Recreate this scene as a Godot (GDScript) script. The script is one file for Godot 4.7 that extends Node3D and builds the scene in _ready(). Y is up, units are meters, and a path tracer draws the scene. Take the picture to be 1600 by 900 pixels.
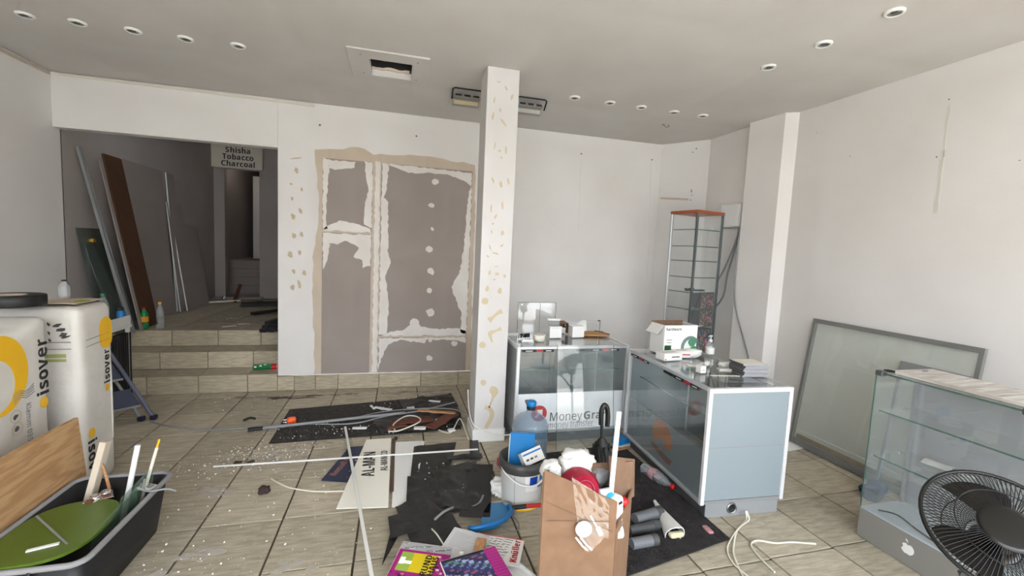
extends Node3D

# ---------------------------------------------------------------- mesh builder
class MB:
	var st := SurfaceTool.new()
	var n := 0
	func _init() -> void:
		st.begin(Mesh.PRIMITIVE_TRIANGLES)
	func sm(on: bool) -> void:
		st.set_smooth_group(0 if on else 4294967295)
	func tri(a: Vector3, b: Vector3, c: Vector3, ua := Vector2.ZERO, ub := Vector2.ZERO, uc := Vector2.ZERO) -> void:
		for q in [[a, ua], [c, uc], [b, ub]]:
			st.set_uv(q[1]); st.add_vertex(q[0])
		n += 1
	func face(p: Array, out: Vector3, uv := []) -> void:
		var nn: Vector3 = (p[1] - p[0]).cross(p[2] - p[0])
		if nn.length_squared() < 1e-16 and p.size() > 3:
			nn = (p[2] - p[0]).cross(p[3] - p[0])
		var flip: bool = nn.dot(out) < 0.0
		for i in range(1, p.size() - 1):
			var j := i + 1
			var u := [Vector2.ZERO, Vector2.ZERO, Vector2.ZERO]
			if uv.size() == p.size():
				u = [uv[0], uv[i], uv[j]]
			if flip:
				tri(p[0], p[j], p[i], u[0], u[2], u[1])
			else:
				tri(p[0], p[i], p[j], u[0], u[1], u[2])
	func box(c: Vector3, s: Vector3, bev := 0.0, bs := Basis()) -> MB:
		sm(false)
		var h := s * 0.5
		bev = minf(bev, minf(h.x, minf(h.y, h.z)) * 0.45)
		for k in 3:
			var i := (k + 1) % 3
			var j := (k + 2) % 3
			for sg in [-1.0, 1.0]:
				var p := []
				var uv := []
				for q in [[-1, -1], [1, -1], [1, 1], [-1, 1]]:
					var v := Vector3()
					v[k] = sg * h[k]; v[i] = q[0] * (h[i] - bev); v[j] = q[1] * (h[j] - bev)
					p.append(c + bs * v); uv.append(Vector2(v[i], v[j]))
				var nn := Vector3(); nn[k] = sg
				face(p, bs * nn, uv)
			if bev > 0.0:
				for si in [-1.0, 1.0]:
					for sj in [-1.0, 1.0]:
						var p := []
						for q in [[0, -1.0], [0, 1.0], [1, 1.0], [1, -1.0]]:
							var v := Vector3()
							v[k] = q[1] * (h[k] - bev)
							v[i] = si * (h[i] - (bev if q[0] == 1 else 0.0)); v[j] = sj * (h[j] - (bev if q[0] == 0 else 0.0))
							p.append(c + bs * v)
						var nn := Vector3(); nn[i] = si; nn[j] = sj
						face(p, bs * nn)
		if bev > 0.0:
			for sx in [-1.0, 1.0]:
				for sy in [-1.0, 1.0]:
					for sz in [-1.0, 1.0]:
						var sg := Vector3(sx, sy, sz)
						var p := []
						for k in 3:
							var v := Vector3()
							for a in 3:
								v[a] = sg[a] * (h[a] - (0.0 if a == k else bev))
							p.append(c + bs * v)
						face(p, bs * sg)
		return self
	func bar(a: Vector3, b: Vector3, w: float, t: float, bev := 0.0, up := Vector3.UP) -> MB:
		var d := (b - a).normalized()
		if absf(d.dot(up)) > 0.98:
			up = Vector3.FORWARD
		var x := up.cross(d).normalized()
		return box((a + b) * 0.5, Vector3(w, t, a.distance_to(b)), bev, Basis(x, d.cross(x), d))
	func prism(poly: PackedVector2Array, t: float, xf := Transform3D()) -> MB:
		sm(false)
		if not Geometry2D.is_polygon_clockwise(poly):
			pass
		var idx := Geometry2D.triangulate_polygon(poly)
		var lo := poly[0]
		var hi := poly[0]
		for q in poly:
			lo = lo.min(q); hi = hi.max(q)
		var sp := (hi - lo).max(Vector2(1e-5, 1e-5))
		var zz := xf.basis.z.normalized()
		for i in range(0, idx.size(), 3):
			var f := []
			var b := []
			var uv := []
			for k in 3:
				var q := poly[idx[i + k]]
				f.append(xf * Vector3(q.x, q.y, t)); b.append(xf * Vector3(q.x, q.y, 0))
				uv.append(Vector2((q.x - lo.x) / sp.x, 1.0 - (q.y - lo.y) / sp.y))
			face(f, zz, uv); face(b, -zz, uv)
		var cw := Geometry2D.is_polygon_clockwise(poly)
		for i in poly.size():
			var a := poly[i]
			var b := poly[(i + 1) % poly.size()]
			var d := b - a
			var o := Vector2(d.y, -d.x) * (-1.0 if cw else 1.0)
			face([xf * Vector3(a.x, a.y, 0), xf * Vector3(b.x, b.y, 0), xf * Vector3(b.x, b.y, t), xf * Vector3(a.x, a.y, t)], xf.basis * Vector3(o.x, o.y, 0))
		return self
	func lathe(pr: Array, sides := 20, xf := Transform3D()) -> MB:
		sm(true)
		for i in pr.size() - 1:
			var a: Vector2 = pr[i]
			var b: Vector2 = pr[i + 1]
			var nr := Vector2(b.y - a.y, -(b.x - a.x))
			for k in sides:
				var t0 := TAU * k / sides
				var t1 := TAU * (k + 1) / sides
				var tm := (t0 + t1) * 0.5
				var out := Vector3(cos(tm) * nr.x, nr.y, sin(tm) * nr.x)
				var u0 := float(k) / sides
				var u1 := float(k + 1) / sides
				var v0 := 1.0 - float(i) / (pr.size() - 1)
				var v1 := 1.0 - float(i + 1) / (pr.size() - 1)
				var p := [Vector3(cos(t0) * a.x, a.y, sin(t0) * a.x), Vector3(cos(t1) * a.x, a.y, sin(t1) * a.x), Vector3(cos(t1) * b.x, b.y, sin(t1) * b.x), Vector3(cos(t0) * b.x, b.y, sin(t0) * b.x)]
				var uv := [Vector2(u0, v0), Vector2(u1, v0), Vector2(u1, v1), Vector2(u0, v1)]
				if a.x < 1e-6:
					p.remove_at(1); uv.remove_at(1)
				elif b.x < 1e-6:
					p.remove_at(3); uv.remove_at(3)
				for m in p.size():
					p[m] = xf * p[m]
				face(p, xf.basis * out, uv)
		return self
	func tube(path: Array, r: float, sides := 8, r2 := -1.0) -> MB:
		var np := path.size()
		var rings := []
		var x := Vector3()
		for i in np:
			var d: Vector3 = (path[mini(i + 1, np - 1)] - path[maxi(i - 1, 0)]).normalized()
			if i == 0:
				x = d.cross(Vector3.UP if absf(d.y) < 0.9 else Vector3.RIGHT).normalized()
			else:
				x = (x - d * x.dot(d)).normalized()
			var y := d.cross(x)
			var rr := r if r2 < 0.0 else lerpf(r, r2, float(i) / (np - 1))
			var ring := []
			for k in sides:
				var t := TAU * k / sides
				ring.append(path[i] + (x * cos(t) + y * sin(t)) * rr)
			rings.append(ring)
		sm(true)
		for i in np - 1:
			for k in sides:
				var k2 := (k + 1) % sides
				var p := [rings[i][k], rings[i][k2], rings[i + 1][k2], rings[i + 1][k]]
				face(p, (p[0] + p[1] + p[2] + p[3]) * 0.25 - (path[i] + path[i + 1]) * 0.5)
		sm(false)
		face(rings[0], path[0] - path[1]); face(rings[np - 1], path[np - 1] - path[np - 2])
		return self
	func sheet(nu: int, nv: int, f: Callable, t: float) -> MB:   # f(u, v) -> point on the upper side; thickness t along -normal
		var g := []
		for i in nu + 1:
			var row := []
			for j in nv + 1:
				row.append(f.call(float(i) / nu, float(j) / nv))
			g.append(row)
		var nn: Vector3 = ((g[nu][0] - g[0][0]) as Vector3).cross(g[0][nv] - g[0][0]).normalized()
		if nn.y < -0.2:
			nn = -nn
		sm(true)
		for i in nu:
			for j in nv:
				var p := [g[i][j], g[i + 1][j], g[i + 1][j + 1], g[i][j + 1]]
				var uv := [Vector2(float(i) / nu, float(j) / nv), Vector2(float(i + 1) / nu, float(j) / nv), Vector2(float(i + 1) / nu, float(j + 1) / nv), Vector2(float(i) / nu, float(j + 1) / nv)]
				face(p, nn, uv)
				face([p[0] - nn * t, p[1] - nn * t, p[2] - nn * t, p[3] - nn * t], -nn, uv)
		sm(false)
		for i in nu:
			for j in [0, nv]:
				face([g[i][j], g[i + 1][j], g[i + 1][j] - nn * t, g[i][j] - nn * t], g[i][j] - g[i][nv - j])
		for j in nv:
			for i in [0, nu]:
				face([g[i][j], g[i][j + 1], g[i][j + 1] - nn * t, g[i][j] - nn * t], g[i][j] - g[nu - i][j])
		return self
	func soft(c: Vector3, s: Vector3, rnd: float, amp: float, nz: FastNoiseLite, div := 10, bs := Basis(), slope := 0.0) -> MB:   # a rounded, slightly lumpy box
		sm(true)
		var h := s * 0.5
		rnd = minf(rnd, minf(h.x, minf(h.y, h.z)))
		for k in 3:
			var i := (k + 1) % 3
			var j := (k + 2) % 3
			for sg in [-1.0, 1.0]:
				var g := []
				for a in div + 1:
					var row := []
					for b in div + 1:
						var v := Vector3()
						v[k] = sg * h[k]
						v[i] = sin((float(a) / div - 0.5) * PI) * h[i]
						v[j] = sin((float(b) / div - 0.5) * PI) * h[j]
						var core := v.clamp(-(h - Vector3.ONE * rnd), h - Vector3.ONE * rnd)
						var d := v - core
						if d.length() > 1e-6:
							d = d.normalized()
						v = core + d * (rnd + nz.get_noise_3dv((c + v) * 100.0) * amp)
						if slope != 0.0:
							v.y += slope * v.z * (v.y / h.y * 0.5 + 0.5)
						row.append(c + bs * v)
					g.append(row)
				for a in div:
					for b in div:
						var p := [g[a][b], g[a + 1][b], g[a + 1][b + 1], g[a][b + 1]]
						face(p, (p[0] + p[2]) * 0.5 - c)
		return self
	func mesh() -> ArrayMesh:
		st.generate_normals()
		st.index()
		return st.commit()

# ---------------------------------------------------------------- objects
func obj(called: String, mb: MB, m: Material, parent: Node = self) -> MeshInstance3D:
	return inst(called, mb.mesh(), m, parent)

func inst(called: String, mesh: Mesh, m: Material, parent: Node = self, xf := Transform3D()) -> MeshInstance3D:
	var o := MeshInstance3D.new()
	o.name = numbered(called, parent)
	o.mesh = mesh
	o.material_override = m
	o.transform = xf
	parent.add_child(o, true)
	return o

var taken := {}
func numbered(called: String, parent: Node) -> String:
	var key := str(parent.get_instance_id()) + called
	var k: int = taken.get(key, 0)
	taken[key] = k + 1
	return called if k == 0 else "%s_%03d" % [called, k]

func tag(o: Node, label: String, category: String, group := "", kind := "") -> Node:
	o.set_meta("label", label)
	o.set_meta("category", category)
	if group != "": o.set_meta("group", group)
	if kind != "": o.set_meta("kind", kind)
	return o

func thing(called: String, label: String, category: String, at := Vector3.ZERO, turn := 0.0, group := "") -> Node3D:
	var o := Node3D.new()
	o.name = numbered(called, self)
	add_child(o, true)
	o.position = at
	o.rotation.y = deg_to_rad(turn)
	tag(o, label, category, group)
	return o

func struct(called: String, mb: MB, m: Material, label: String, category: String) -> MeshInstance3D:
	var o := obj(called, mb, m)
	tag(o, label, category, "", "structure")
	return o

func copy(o: Node3D, label: String) -> Node3D:
	var c: Node3D = o.duplicate()
	var base: String = RegEx.create_from_string("_\\d+$").sub(o.name, "")
	c.name = numbered(base, self)
	add_child(c, true)
	c.set_meta("label", label)
	return c

# ---------------------------------------------------------------- materials
func mat(c: Color, rough := 0.7, metal := 0.0) -> StandardMaterial3D:
	var m := StandardMaterial3D.new()
	m.albedo_color = c
	m.roughness = rough
	m.metallic = metal
	return m

func glass(c: Color, a: float) -> StandardMaterial3D:
	var m := mat(Color(c.r, c.g, c.b, a), 0.02)
	m.transparency = BaseMaterial3D.TRANSPARENCY_ALPHA
	m.metallic_specular = 0.5
	m.cull_mode = BaseMaterial3D.CULL_DISABLED
	return m

func textured(m: StandardMaterial3D, t: Texture2D, scale := 0.0, offset := Vector3.ZERO, world := false) -> StandardMaterial3D:
	m.albedo_texture = t
	if scale > 0.0:
		m.uv1_triplanar = true
		m.uv1_world_triplanar = world
		m.uv1_scale = Vector3.ONE * scale
		m.uv1_offset = offset
	return m

func relief(m: StandardMaterial3D, t: Texture2D, depth: float) -> StandardMaterial3D:   # depth in centimetres
	m.heightmap_enabled = true
	m.heightmap_texture = t
	m.heightmap_scale = depth
	return m

func noise(s: int, freq: float, oct := 4) -> FastNoiseLite:
	var z := FastNoiseLite.new()
	z.seed = s; z.frequency = freq; z.fractal_octaves = oct
	z.noise_type = FastNoiseLite.TYPE_SIMPLEX_SMOOTH
	return z

func paint(w: int, h: int, f: Callable) -> ImageTexture:
	var im := Image.create(w, h, false, Image.FORMAT_RGB8)
	for y in h:
		for x in w:
			im.set_pixel(x, y, f.call(x, y))
	return ImageTexture.create_from_image(im)

func seamless(s: int, freq: float, lo: Color, hi: Color, size := 256, oct := 5) -> ImageTexture:
	var im := noise(s, freq, oct).get_seamless_image(size, size)
	im.convert(Image.FORMAT_RGB8)
	for y in size:
		for x in size:
			im.set_pixel(x, y, lo.lerp(hi, im.get_pixel(x, y).r))
	return ImageTexture.create_from_image(im)

var font: Dictionary = {}
func text_mesh(s: String, height: float, bold := true, serif := false) -> TextMesh:
	var key := str(bold) + str(serif)
	if not font.has(key):
		var f := SystemFont.new()
		f.font_names = PackedStringArray(["Droid Serif" if serif else "Droid Sans"])
		f.font_weight = 700 if bold else 400
		font[key] = f
	var t := TextMesh.new()
	t.text = s
	t.font = font[key]
	t.font_size = 32
	t.pixel_size = height / 23.0
	t.depth = 0.0012
	t.curve_step = 2.0
	return t

func lettering(s: String, height: float, m: Material, parent: Node, xf: Transform3D, bold := true, serif := false, squeeze := 1.0) -> MeshInstance3D:
	return inst("lettering", text_mesh(s, height, bold, serif), m, parent, xf * Transform3D(Basis.from_scale(Vector3(squeeze, 1, 1)), Vector3.ZERO))

# ---------------------------------------------------------------- outlines
var rng := RandomNumberGenerator.new()
func blob(rx: float, ry: float, turn := 0.0, rough := 0.25, n := 11) -> PackedVector2Array:
	var p := PackedVector2Array()
	for i in n:
		var a := TAU * i / n
		var k := 1.0 + rng.randf_range(-rough, rough)
		p.append(Vector2(cos(a) * rx * k, sin(a) * ry * k).rotated(turn))
	return p

func ragged(p: Array, step: float, amp: float) -> PackedVector2Array:
	var o := PackedVector2Array()
	for i in p.size():
		var a: Vector2 = p[i]
		var b: Vector2 = p[(i + 1) % p.size()]
		var k := maxi(1, int(a.distance_to(b) / step))
		var nn := (b - a).normalized().orthogonal()
		for j in k:
			var q := a.lerp(b, float(j) / k)
			o.append(q + nn * rng.randf_range(-amp, amp))
	return o

func shifted(p: PackedVector2Array, d: Vector2) -> PackedVector2Array:
	var o := PackedVector2Array()
	for q in p: o.append(q + d)
	return o

func rect(x0: float, y0: float, x1: float, y1: float) -> Array:
	return [Vector2(x0, y0), Vector2(x1, y0), Vector2(x1, y1), Vector2(x0, y1)]

func rounded(w: float, h: float, r: float, seg := 4) -> PackedVector2Array:
	var p := PackedVector2Array()
	for q in [[1, 1, 0.0], [-1, 1, 0.5], [-1, -1, 1.0], [1, -1, 1.5]]:
		for i in seg + 1:
			var a: float = PI * (q[2] + 0.5 * i / seg)
			p.append(Vector2(q[0] * (w * 0.5 - r) + cos(a) * r, q[1] * (h * 0.5 - r) + sin(a) * r))
	return p

func v3(x: float, y: float, z: float) -> Vector3:
	return Vector3(x, y, z)

func bez(pts: Array, n := 8) -> Array:   # smooth path through the points
	var c := Curve3D.new()
	for i in pts.size():
		var a: Vector3 = pts[maxi(i - 1, 0)]
		var b: Vector3 = pts[mini(i + 1, pts.size() - 1)]
		var t := (b - a) / 6.0
		c.add_point(pts[i], -t, t)
	var o := []
	for i in pts.size() - 1:
		for k in n:
			o.append(c.sample(i, float(k) / n))
	o.append(pts[pts.size() - 1])
	return o

# a frame that stands on a surface: local x and y given, z outwards
func frame(x: Vector3, y: Vector3, at: Vector3) -> Transform3D:
	x = x.normalized()
	var z := x.cross(y).normalized()
	return Transform3D(Basis(x, z.cross(x), z), at)

func lying(at: Vector3, turn := 0.0) -> Transform3D:   # flat on a floor, facing up; local y points away from the room's front when turn is 0
	var a := deg_to_rad(turn)
	return frame(v3(cos(a), 0, -sin(a)), v3(-sin(a), 0, -cos(a)), at)

var M := {}

func _ready() -> void:
	rng.seed = 7
	var cam := Camera3D.new()
	cam.name = "camera"
	cam.position = v3(0, 1.6, 0)
	cam.basis = Basis.from_euler(v3(deg_to_rad(-4.97118), deg_to_rad(-14.78831), deg_to_rad(2.63030)))
	cam.fov = 66.5948
	cam.near = 0.05
	cam.far = 200.0
	add_child(cam)
	cam.current = true
	var sky := ProceduralSkyMaterial.new()
	sky.sky_top_color = Color(0.92, 0.96, 1.0)
	sky.sky_horizon_color = Color(0.92, 0.93, 0.955)
	sky.sky_curve = 0.25
	sky.ground_bottom_color = Color(0.42, 0.41, 0.40)
	sky.ground_horizon_color = Color(0.62, 0.61, 0.60)
	sky.sky_energy_multiplier = 1.0
	var env := Environment.new()
	env.background_mode = Environment.BG_SKY
	env.sky = Sky.new()
	env.sky.sky_material = sky
	env.background_energy_multiplier = 3.6
	env.tonemap_mode = Environment.TONE_MAPPER_LINEAR
	env.tonemap_exposure = 3.45
	env.sdfgi_enabled = true
	env.ssao_enabled = true
	env.ssil_enabled = true
	var we := WorldEnvironment.new()
	we.name = "world_environment"
	we.environment = env
	add_child(we)
	var sun := DirectionalLight3D.new()
	sun.name = "sun"
	sun.light_energy = 1.2
	sun.light_color = Color(1.0, 0.965, 0.91)
	sun.light_angular_distance = 1.0
	sun.shadow_enabled = true
	add_child(sun)
	sun.look_at_from_position(Vector3.ZERO, v3(0.22, -0.90, -1.0))
	make_materials()
	build_shell()
	build_wall_work()
	build_ceiling_fittings()
	build_alcove()
	build_left()
	build_floor_litter()
	build_counters()
	build_counter_items()
	build_centre()
	build_right()
	build_small_litter()

func make_materials() -> void:
	var za := noise(11, 0.012, 4)
	var zb := noise(12, 0.05, 3)
	var tile := paint(512, 512, func(x: int, y: int) -> Color:
		var a := za.get_noise_2d(x * 0.55, y * 3.2)
		var b := zb.get_noise_2d(x * 0.22, y * 2.6)
		var c := zb.get_noise_2d(x * 1.3 + 900.0, y * 1.3)
		var k := clampf(0.5 + a * 0.55 + b * 0.30 + c * 0.12, 0.0, 1.0)
		return Color(0.63, 0.59, 0.515).lerp(Color(0.79, 0.755, 0.675), k))
	M.tile_tex = tile
	M.tiles = []
	var zr := seamless(31, 0.03, Color(0.30, 0.30, 0.30), Color(0.75, 0.75, 0.75), 256, 4)
	for i in 6:
		var m := textured(mat(Color(1, 1, 1).darkened(0.035 * (i % 3)), 1.0), tile, 1.35, v3(0.17 * i, 0.31 * i, 0.23 * i))
		m.roughness_texture = zr
		m.metallic_specular = 0.4
		M.tiles.append(m)
	M.step_tiles = []
	for i in 4:
		M.step_tiles.append(textured(mat(Color(1.0, 0.99, 0.97).darkened(0.03 * i), 0.55), tile, 1.6, v3(0.3 * i, 0.21 * i + 0.1, 0.4 * i)))
	M.grout = mat(Color(0.36, 0.325, 0.275), 0.95)
	var wt := seamless(21, 0.006, Color(0.955, 0.945, 0.94), Color(1, 1, 1), 256, 4)
	var wb := seamless(22, 0.06, Color(0.4, 0.4, 0.4), Color(0.6, 0.6, 0.6), 256, 3)
	M.wall = relief(textured(mat(Color(0.90, 0.892, 0.883), 0.75), wt, 0.5, Vector3.ZERO, true), wb, 0.1)
	M.ceiling = relief(textured(mat(Color(0.81, 0.80, 0.79), 0.8), wt, 0.6, Vector3.ZERO, true), wb, 0.25)
	M.pillar = textured(mat(Color(0.81, 0.805, 0.80), 0.55), wt, 0.8, Vector3.ZERO, true)
	M.white = mat(Color(0.90, 0.90, 0.89), 0.45)
	M.white_gloss = mat(Color(0.92, 0.92, 0.92), 0.2)
	M.paper = mat(Color(0.91, 0.91, 0.90), 0.8)
	M.cream = mat(Color(0.86, 0.84, 0.78), 0.6)
	M.filler = textured(mat(Color(0.90, 0.885, 0.865), 0.85), wt, 2.0)
	M.beige = textured(mat(Color(0.80, 0.745, 0.675), 0.9), wt, 2.0)
	M.board = textured(mat(Color(0.625, 0.585, 0.565), 0.9), wt, 1.0)
	M.stain = mat(Color(0.75, 0.69, 0.575), 0.7)
	M.stain_dark = mat(Color(0.74, 0.68, 0.59), 0.7)
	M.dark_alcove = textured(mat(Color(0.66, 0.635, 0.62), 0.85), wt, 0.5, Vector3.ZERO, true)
	M.plasterboard = textured(mat(Color(0.60, 0.565, 0.55), 0.9), wt, 1.0)
	M.black = mat(Color(0.055, 0.055, 0.06), 0.55)
	M.black_gloss = mat(Color(0.02, 0.02, 0.023), 0.3)
	M.dark = mat(Color(0.13, 0.13, 0.135), 0.6)
	M.grey = mat(Color(0.53, 0.535, 0.54), 0.5)
	M.grey_dark = mat(Color(0.28, 0.285, 0.29), 0.5)
	M.alu = mat(Color(0.78, 0.79, 0.80), 0.35, 0.65)
	M.alu_white = mat(Color(0.86, 0.87, 0.88), 0.35, 0.2)
	M.steel = mat(Color(0.62, 0.63, 0.64), 0.3, 0.85)
	M.chrome = mat(Color(0.85, 0.85, 0.86), 0.12, 1.0)
	M.glass = glass(Color(0.78, 0.85, 0.85), 0.045)
	M.glass_green = glass(Color(0.30, 0.37, 0.34), 0.34)
	M.glass_edge = mat(Color(0.24, 0.38, 0.34), 0.15)
	M.film = glass(Color(0.90, 0.90, 0.88), 0.16)
	M.pet = glass(Color(0.86, 0.90, 0.92), 0.16)
	M.red = mat(Color(0.72, 0.09, 0.11), 0.4)
	M.orange = mat(Color(0.93, 0.36, 0.13), 0.45)
	M.yellow = mat(Color(0.90, 0.70, 0.06), 0.5)
	M.green = mat(Color(0.06, 0.46, 0.25), 0.3)
	M.blue = mat(Color(0.05, 0.47, 0.74), 0.4)
	M.navy = mat(Color(0.10, 0.15, 0.27), 0.5)
	var zc := noise(41, 0.02, 4)
	var ply := paint(512, 512, func(x: int, y: int) -> Color:
		var warp := zc.get_noise_2d(x * 0.12, y * 0.7) * 8.0
		var ring := sin(y * 0.05 + warp * 1.3)
		var fine := zb.get_noise_2d(x * 0.15, y * 6.0)
		var k := clampf(0.55 + ring * 0.28 + fine * 0.25, 0.0, 1.0)
		return Color(0.66, 0.50, 0.35).lerp(Color(0.82, 0.70, 0.54), k))
	M.ply = textured(mat(Color(0.93, 0.90, 0.86), 0.65), ply, 1.0)
	var wash := paint(256, 256, func(x: int, y: int) -> Color:
		var k := clampf(0.5 + zc.get_noise_2d(x * 0.3, y * 5.0) * 0.8 + zb.get_noise_2d(x * 0.4, y * 4.0) * 0.3, 0.0, 1.0)
		return Color(0.66, 0.63, 0.60).lerp(Color(0.90, 0.89, 0.87), k))
	M.washed = textured(mat(Color.WHITE, 0.5), wash, 1.2)
	var kraft := seamless(51, 0.02, Color(0.90, 0.88, 0.86), Color(1, 1, 1), 256, 4)
	M.card = textured(mat(Color(0.515, 0.40, 0.31), 0.85), kraft, 2.5)
	M.card_inside = textured(mat(Color(0.50, 0.40, 0.325), 0.9), kraft, 2.5)
	M.brown_board = textured(mat(Color(0.34, 0.235, 0.155), 0.8), kraft, 1.5)
	M.rust = textured(mat(Color(0.43, 0.25, 0.19), 0.8), kraft, 4.0)
	M.wood = textured(mat(Color(0.95, 0.86, 0.80), 0.7), ply, 3.0)
	M.cherry = mat(Color(0.62, 0.32, 0.17), 0.5)
	var fz := seamless(61, 0.12, Color(0, 0, 0), Color(1, 1, 1), 256, 3)
	var dirt := seamless(62, 0.02, Color(0.55, 0.53, 0.52), Color(1.0, 1.0, 1.0), 256, 5)
	M.mat_rubber = relief(textured(mat(Color(0.27, 0.26, 0.255), 0.95), dirt, 2.2), fz, 0.4)
	M.carpet = relief(textured(mat(Color(0.20, 0.185, 0.19), 1.0), dirt, 2.0), fz, 0.8)
	M.black_sheet = textured(mat(Color(0.185, 0.185, 0.19), 0.42), dirt, 3.0)
	M.wrap = relief(textured(mat(Color(0.82, 0.81, 0.785), 0.3), wt, 2.0), seamless(63, 0.02, Color(0, 0, 0), Color(1, 1, 1), 256, 3), 0.35)

# ---------------------------------------------------------------- the room
func build_shell() -> void:
	# floor: a slab with every tile on it
	var fl := struct("floor", MB.new().box(v3(0.33, -0.062, -1.55), v3(6.9, 0.1, 7.1)), M.grout, "beige stone look floor tiles, dusty and strewn with rubble, under the whole shop", "floor")
	var xs := [-3.04, -2.75, -2.325, -1.895, -1.465, -1.022, -0.603, -0.18, 0.245, 0.70, 1.125, 1.555, 1.99, 2.43, 2.893, 3.355, 3.70]
	var zs := [1.85]
	for k in 16: zs.append(1.376 - k * 0.4462)
	zs.append(-4.985)
	for i in xs.size() - 1:
		for j in zs.size() - 1:
			var w: float = xs[i + 1] - xs[i]
			var off: float = -0.021 * ((xs[i] + xs[i + 1]) * 0.5 + 0.3)
			var za: float = zs[j] + off
			var zb: float = zs[j + 1] + (off if j < zs.size() - 2 else 0.0)
			if j == 0: za = 1.85
			var d: float = absf(za - zb)
			if d < 0.03: continue
			inst("tile", MB.new().box(Vector3.ZERO, v3(w - 0.0115, 0.012, d - 0.0115), 0.0015).mesh(), M.tiles[(i * 5 + j * 3 + (i * j) % 4) % 6], fl, Transform3D(Basis(), v3((xs[i] + xs[i + 1]) * 0.5, -0.006 + rng.randf_range(-0.0006, 0.0), (za + zb) * 0.5)))
	# ceiling with the opening of the access hatch left free
	var c := MB.new()
	var cy := 3.02
	c.box(v3((-3.16 - 0.24) / 2, cy, -1.6), v3(2.92, 0.04, 7.1)); c.box(v3((0.08 + 3.85) / 2, cy, -1.6), v3(3.77, 0.04, 7.1))
	c.box(v3(-0.08, cy, (2.0 - 3.63) / 2), v3(0.32, 0.04, 5.63)); c.box(v3(-0.08, cy, (-3.96 - 5.15) / 2), v3(0.32, 0.04, 1.19))
	struct("ceiling", c, M.ceiling, "white painted plaster ceiling with recessed spotlights over the shop", "ceiling")
	struct("wall_left", MB.new().box(v3(-3.10, 1.5, -1.55), v3(0.12, 3.0, 7.1)), M.wall, "plain white wall on the window's side of the alcove, beside the insulation packs", "wall")
	var b := MB.new()
	b.box(v3(-2.1175, 2.76, -5.06), v3(1.845, 0.48, 0.12))
	b.box(v3((-1.195 + 3.20) / 2, 1.58, -5.06), v3(4.395, 2.84, 0.12), 0.004)
	var wb := struct("wall_back", b, M.wall, "white back wall with a bare patched plasterboard area and an alcove opening", "wall")
	# tiled skirting on the back wall; the lowest step continues its line
	var sx := [-1.195, -1.032, -0.823, -0.597, -0.168, 0.288, 0.714, 1.15, 1.6, 2.05, 2.5, 2.95, 3.18]
	var sk := struct("trim_1", MB.new().box(v3(0.99, 0.078, -5.0), v3(4.37, 0.156, 0.02)), M.grout, "low strip of beige tiles along the foot of the back wall", "skirting")
	for i in sx.size() - 1:
		inst("tile", MB.new().box(Vector3.ZERO, v3(sx[i + 1] - sx[i] - 0.006, 0.150 + rng.randf_range(0, 0.006), 0.012), 0.002).mesh(), M.step_tiles[(i * 3) % 4], sk, Transform3D(Basis(), v3((sx[i] + sx[i + 1]) / 2, 0.08, -4.986)))
	# the chamfered corner, the return and the column on the right
	var ch := MB.new()
	ch.sm(false)
	ch.prism(PackedVector2Array([Vector2(3.18, 5.0), Vector2(3.54, 4.55), Vector2(3.80, 4.55), Vector2(3.80, 5.2), Vector2(3.18, 5.2)]), 3.0, Transform3D(Basis(v3(1, 0, 0), v3(0, 0, -1), v3(0, 1, 0)), Vector3.ZERO))
	var wc := struct("wall_corner", ch, M.wall, "slanting white wall in the far corner behind the glass tower", "wall")
	struct("wall_return", MB.new().box(v3(3.67, 1.5, -4.2), v3(0.26, 3.0, 0.72)), M.wall, "short white wall behind the glass tower, beside the square column", "wall")
	var col := MB.new().prism(PackedVector2Array([Vector2(3.45, 3.86), Vector2(3.50, 3.48), Vector2(3.60, 3.42), Vector2(3.80, 3.42), Vector2(3.80, 3.9), Vector2(3.5, 3.9)]), 3.0, Transform3D(Basis(v3(1, 0, 0), v3(0, 0, -1), v3(0, 1, 0)), Vector3.ZERO))
	struct("pillar_wall", col, M.wall, "white wall column between the glass tower and the long right wall", "column")
	var rw := MB.new().prism(PackedVector2Array([Vector2(3.60, 3.43), Vector2(3.70, -1.9), Vector2(3.85, -1.9), Vector2(3.85, 3.43)]), 3.0, Transform3D(Basis(v3(1, 0, 0), v3(0, 0, -1), v3(0, 1, 0)), Vector3.ZERO))
	var wr := struct("wall_right", rw, M.wall, "long white wall on the side of the leaning glass frame", "wall")
	struct("baseboard_right", MB.new().bar(v3(3.598, 0.04, -3.4), v3(3.66, 0.04, -0.2), 0.014, 0.08, 0.003), M.white, "low white skirting board along the foot of the right wall", "skirting")
	# shop front behind the viewer: frame and panes; the street beyond
	var f := MB.new()
	f.box(v3(-2.77, 1.5, 1.93), v3(0.74, 3.0, 0.14)); f.box(v3(3.70, 1.5, 1.93), v3(0.3, 3.0, 0.14)); f.box(v3(0.6, 2.88, 1.93), v3(6.0, 0.24, 0.14)); f.box(v3(-0.3, 0.06, 1.93), v3(4.2, 0.12, 0.14))
	struct("wall_front", f, M.wall, "shop front wall around the display windows and the open door", "wall")
	var wn := struct("window_1", MB.new().box(v3(-2.36, 1.42, 1.93), v3(0.07, 2.6, 0.08)).box(v3(0.10, 1.42, 1.93), v3(0.06, 2.6, 0.08)).box(v3(1.78, 1.42, 1.93), v3(0.07, 2.6, 0.08)), M.alu_white, "tall metal framed shop windows facing the street", "window")
	for q in [[-1.13, 2.4], [0.94, 1.6]]:
		obj("pane", MB.new().box(v3(q[0], 1.42, 1.93), v3(q[1], 2.6, 0.008)), M.glass, wn)
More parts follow.
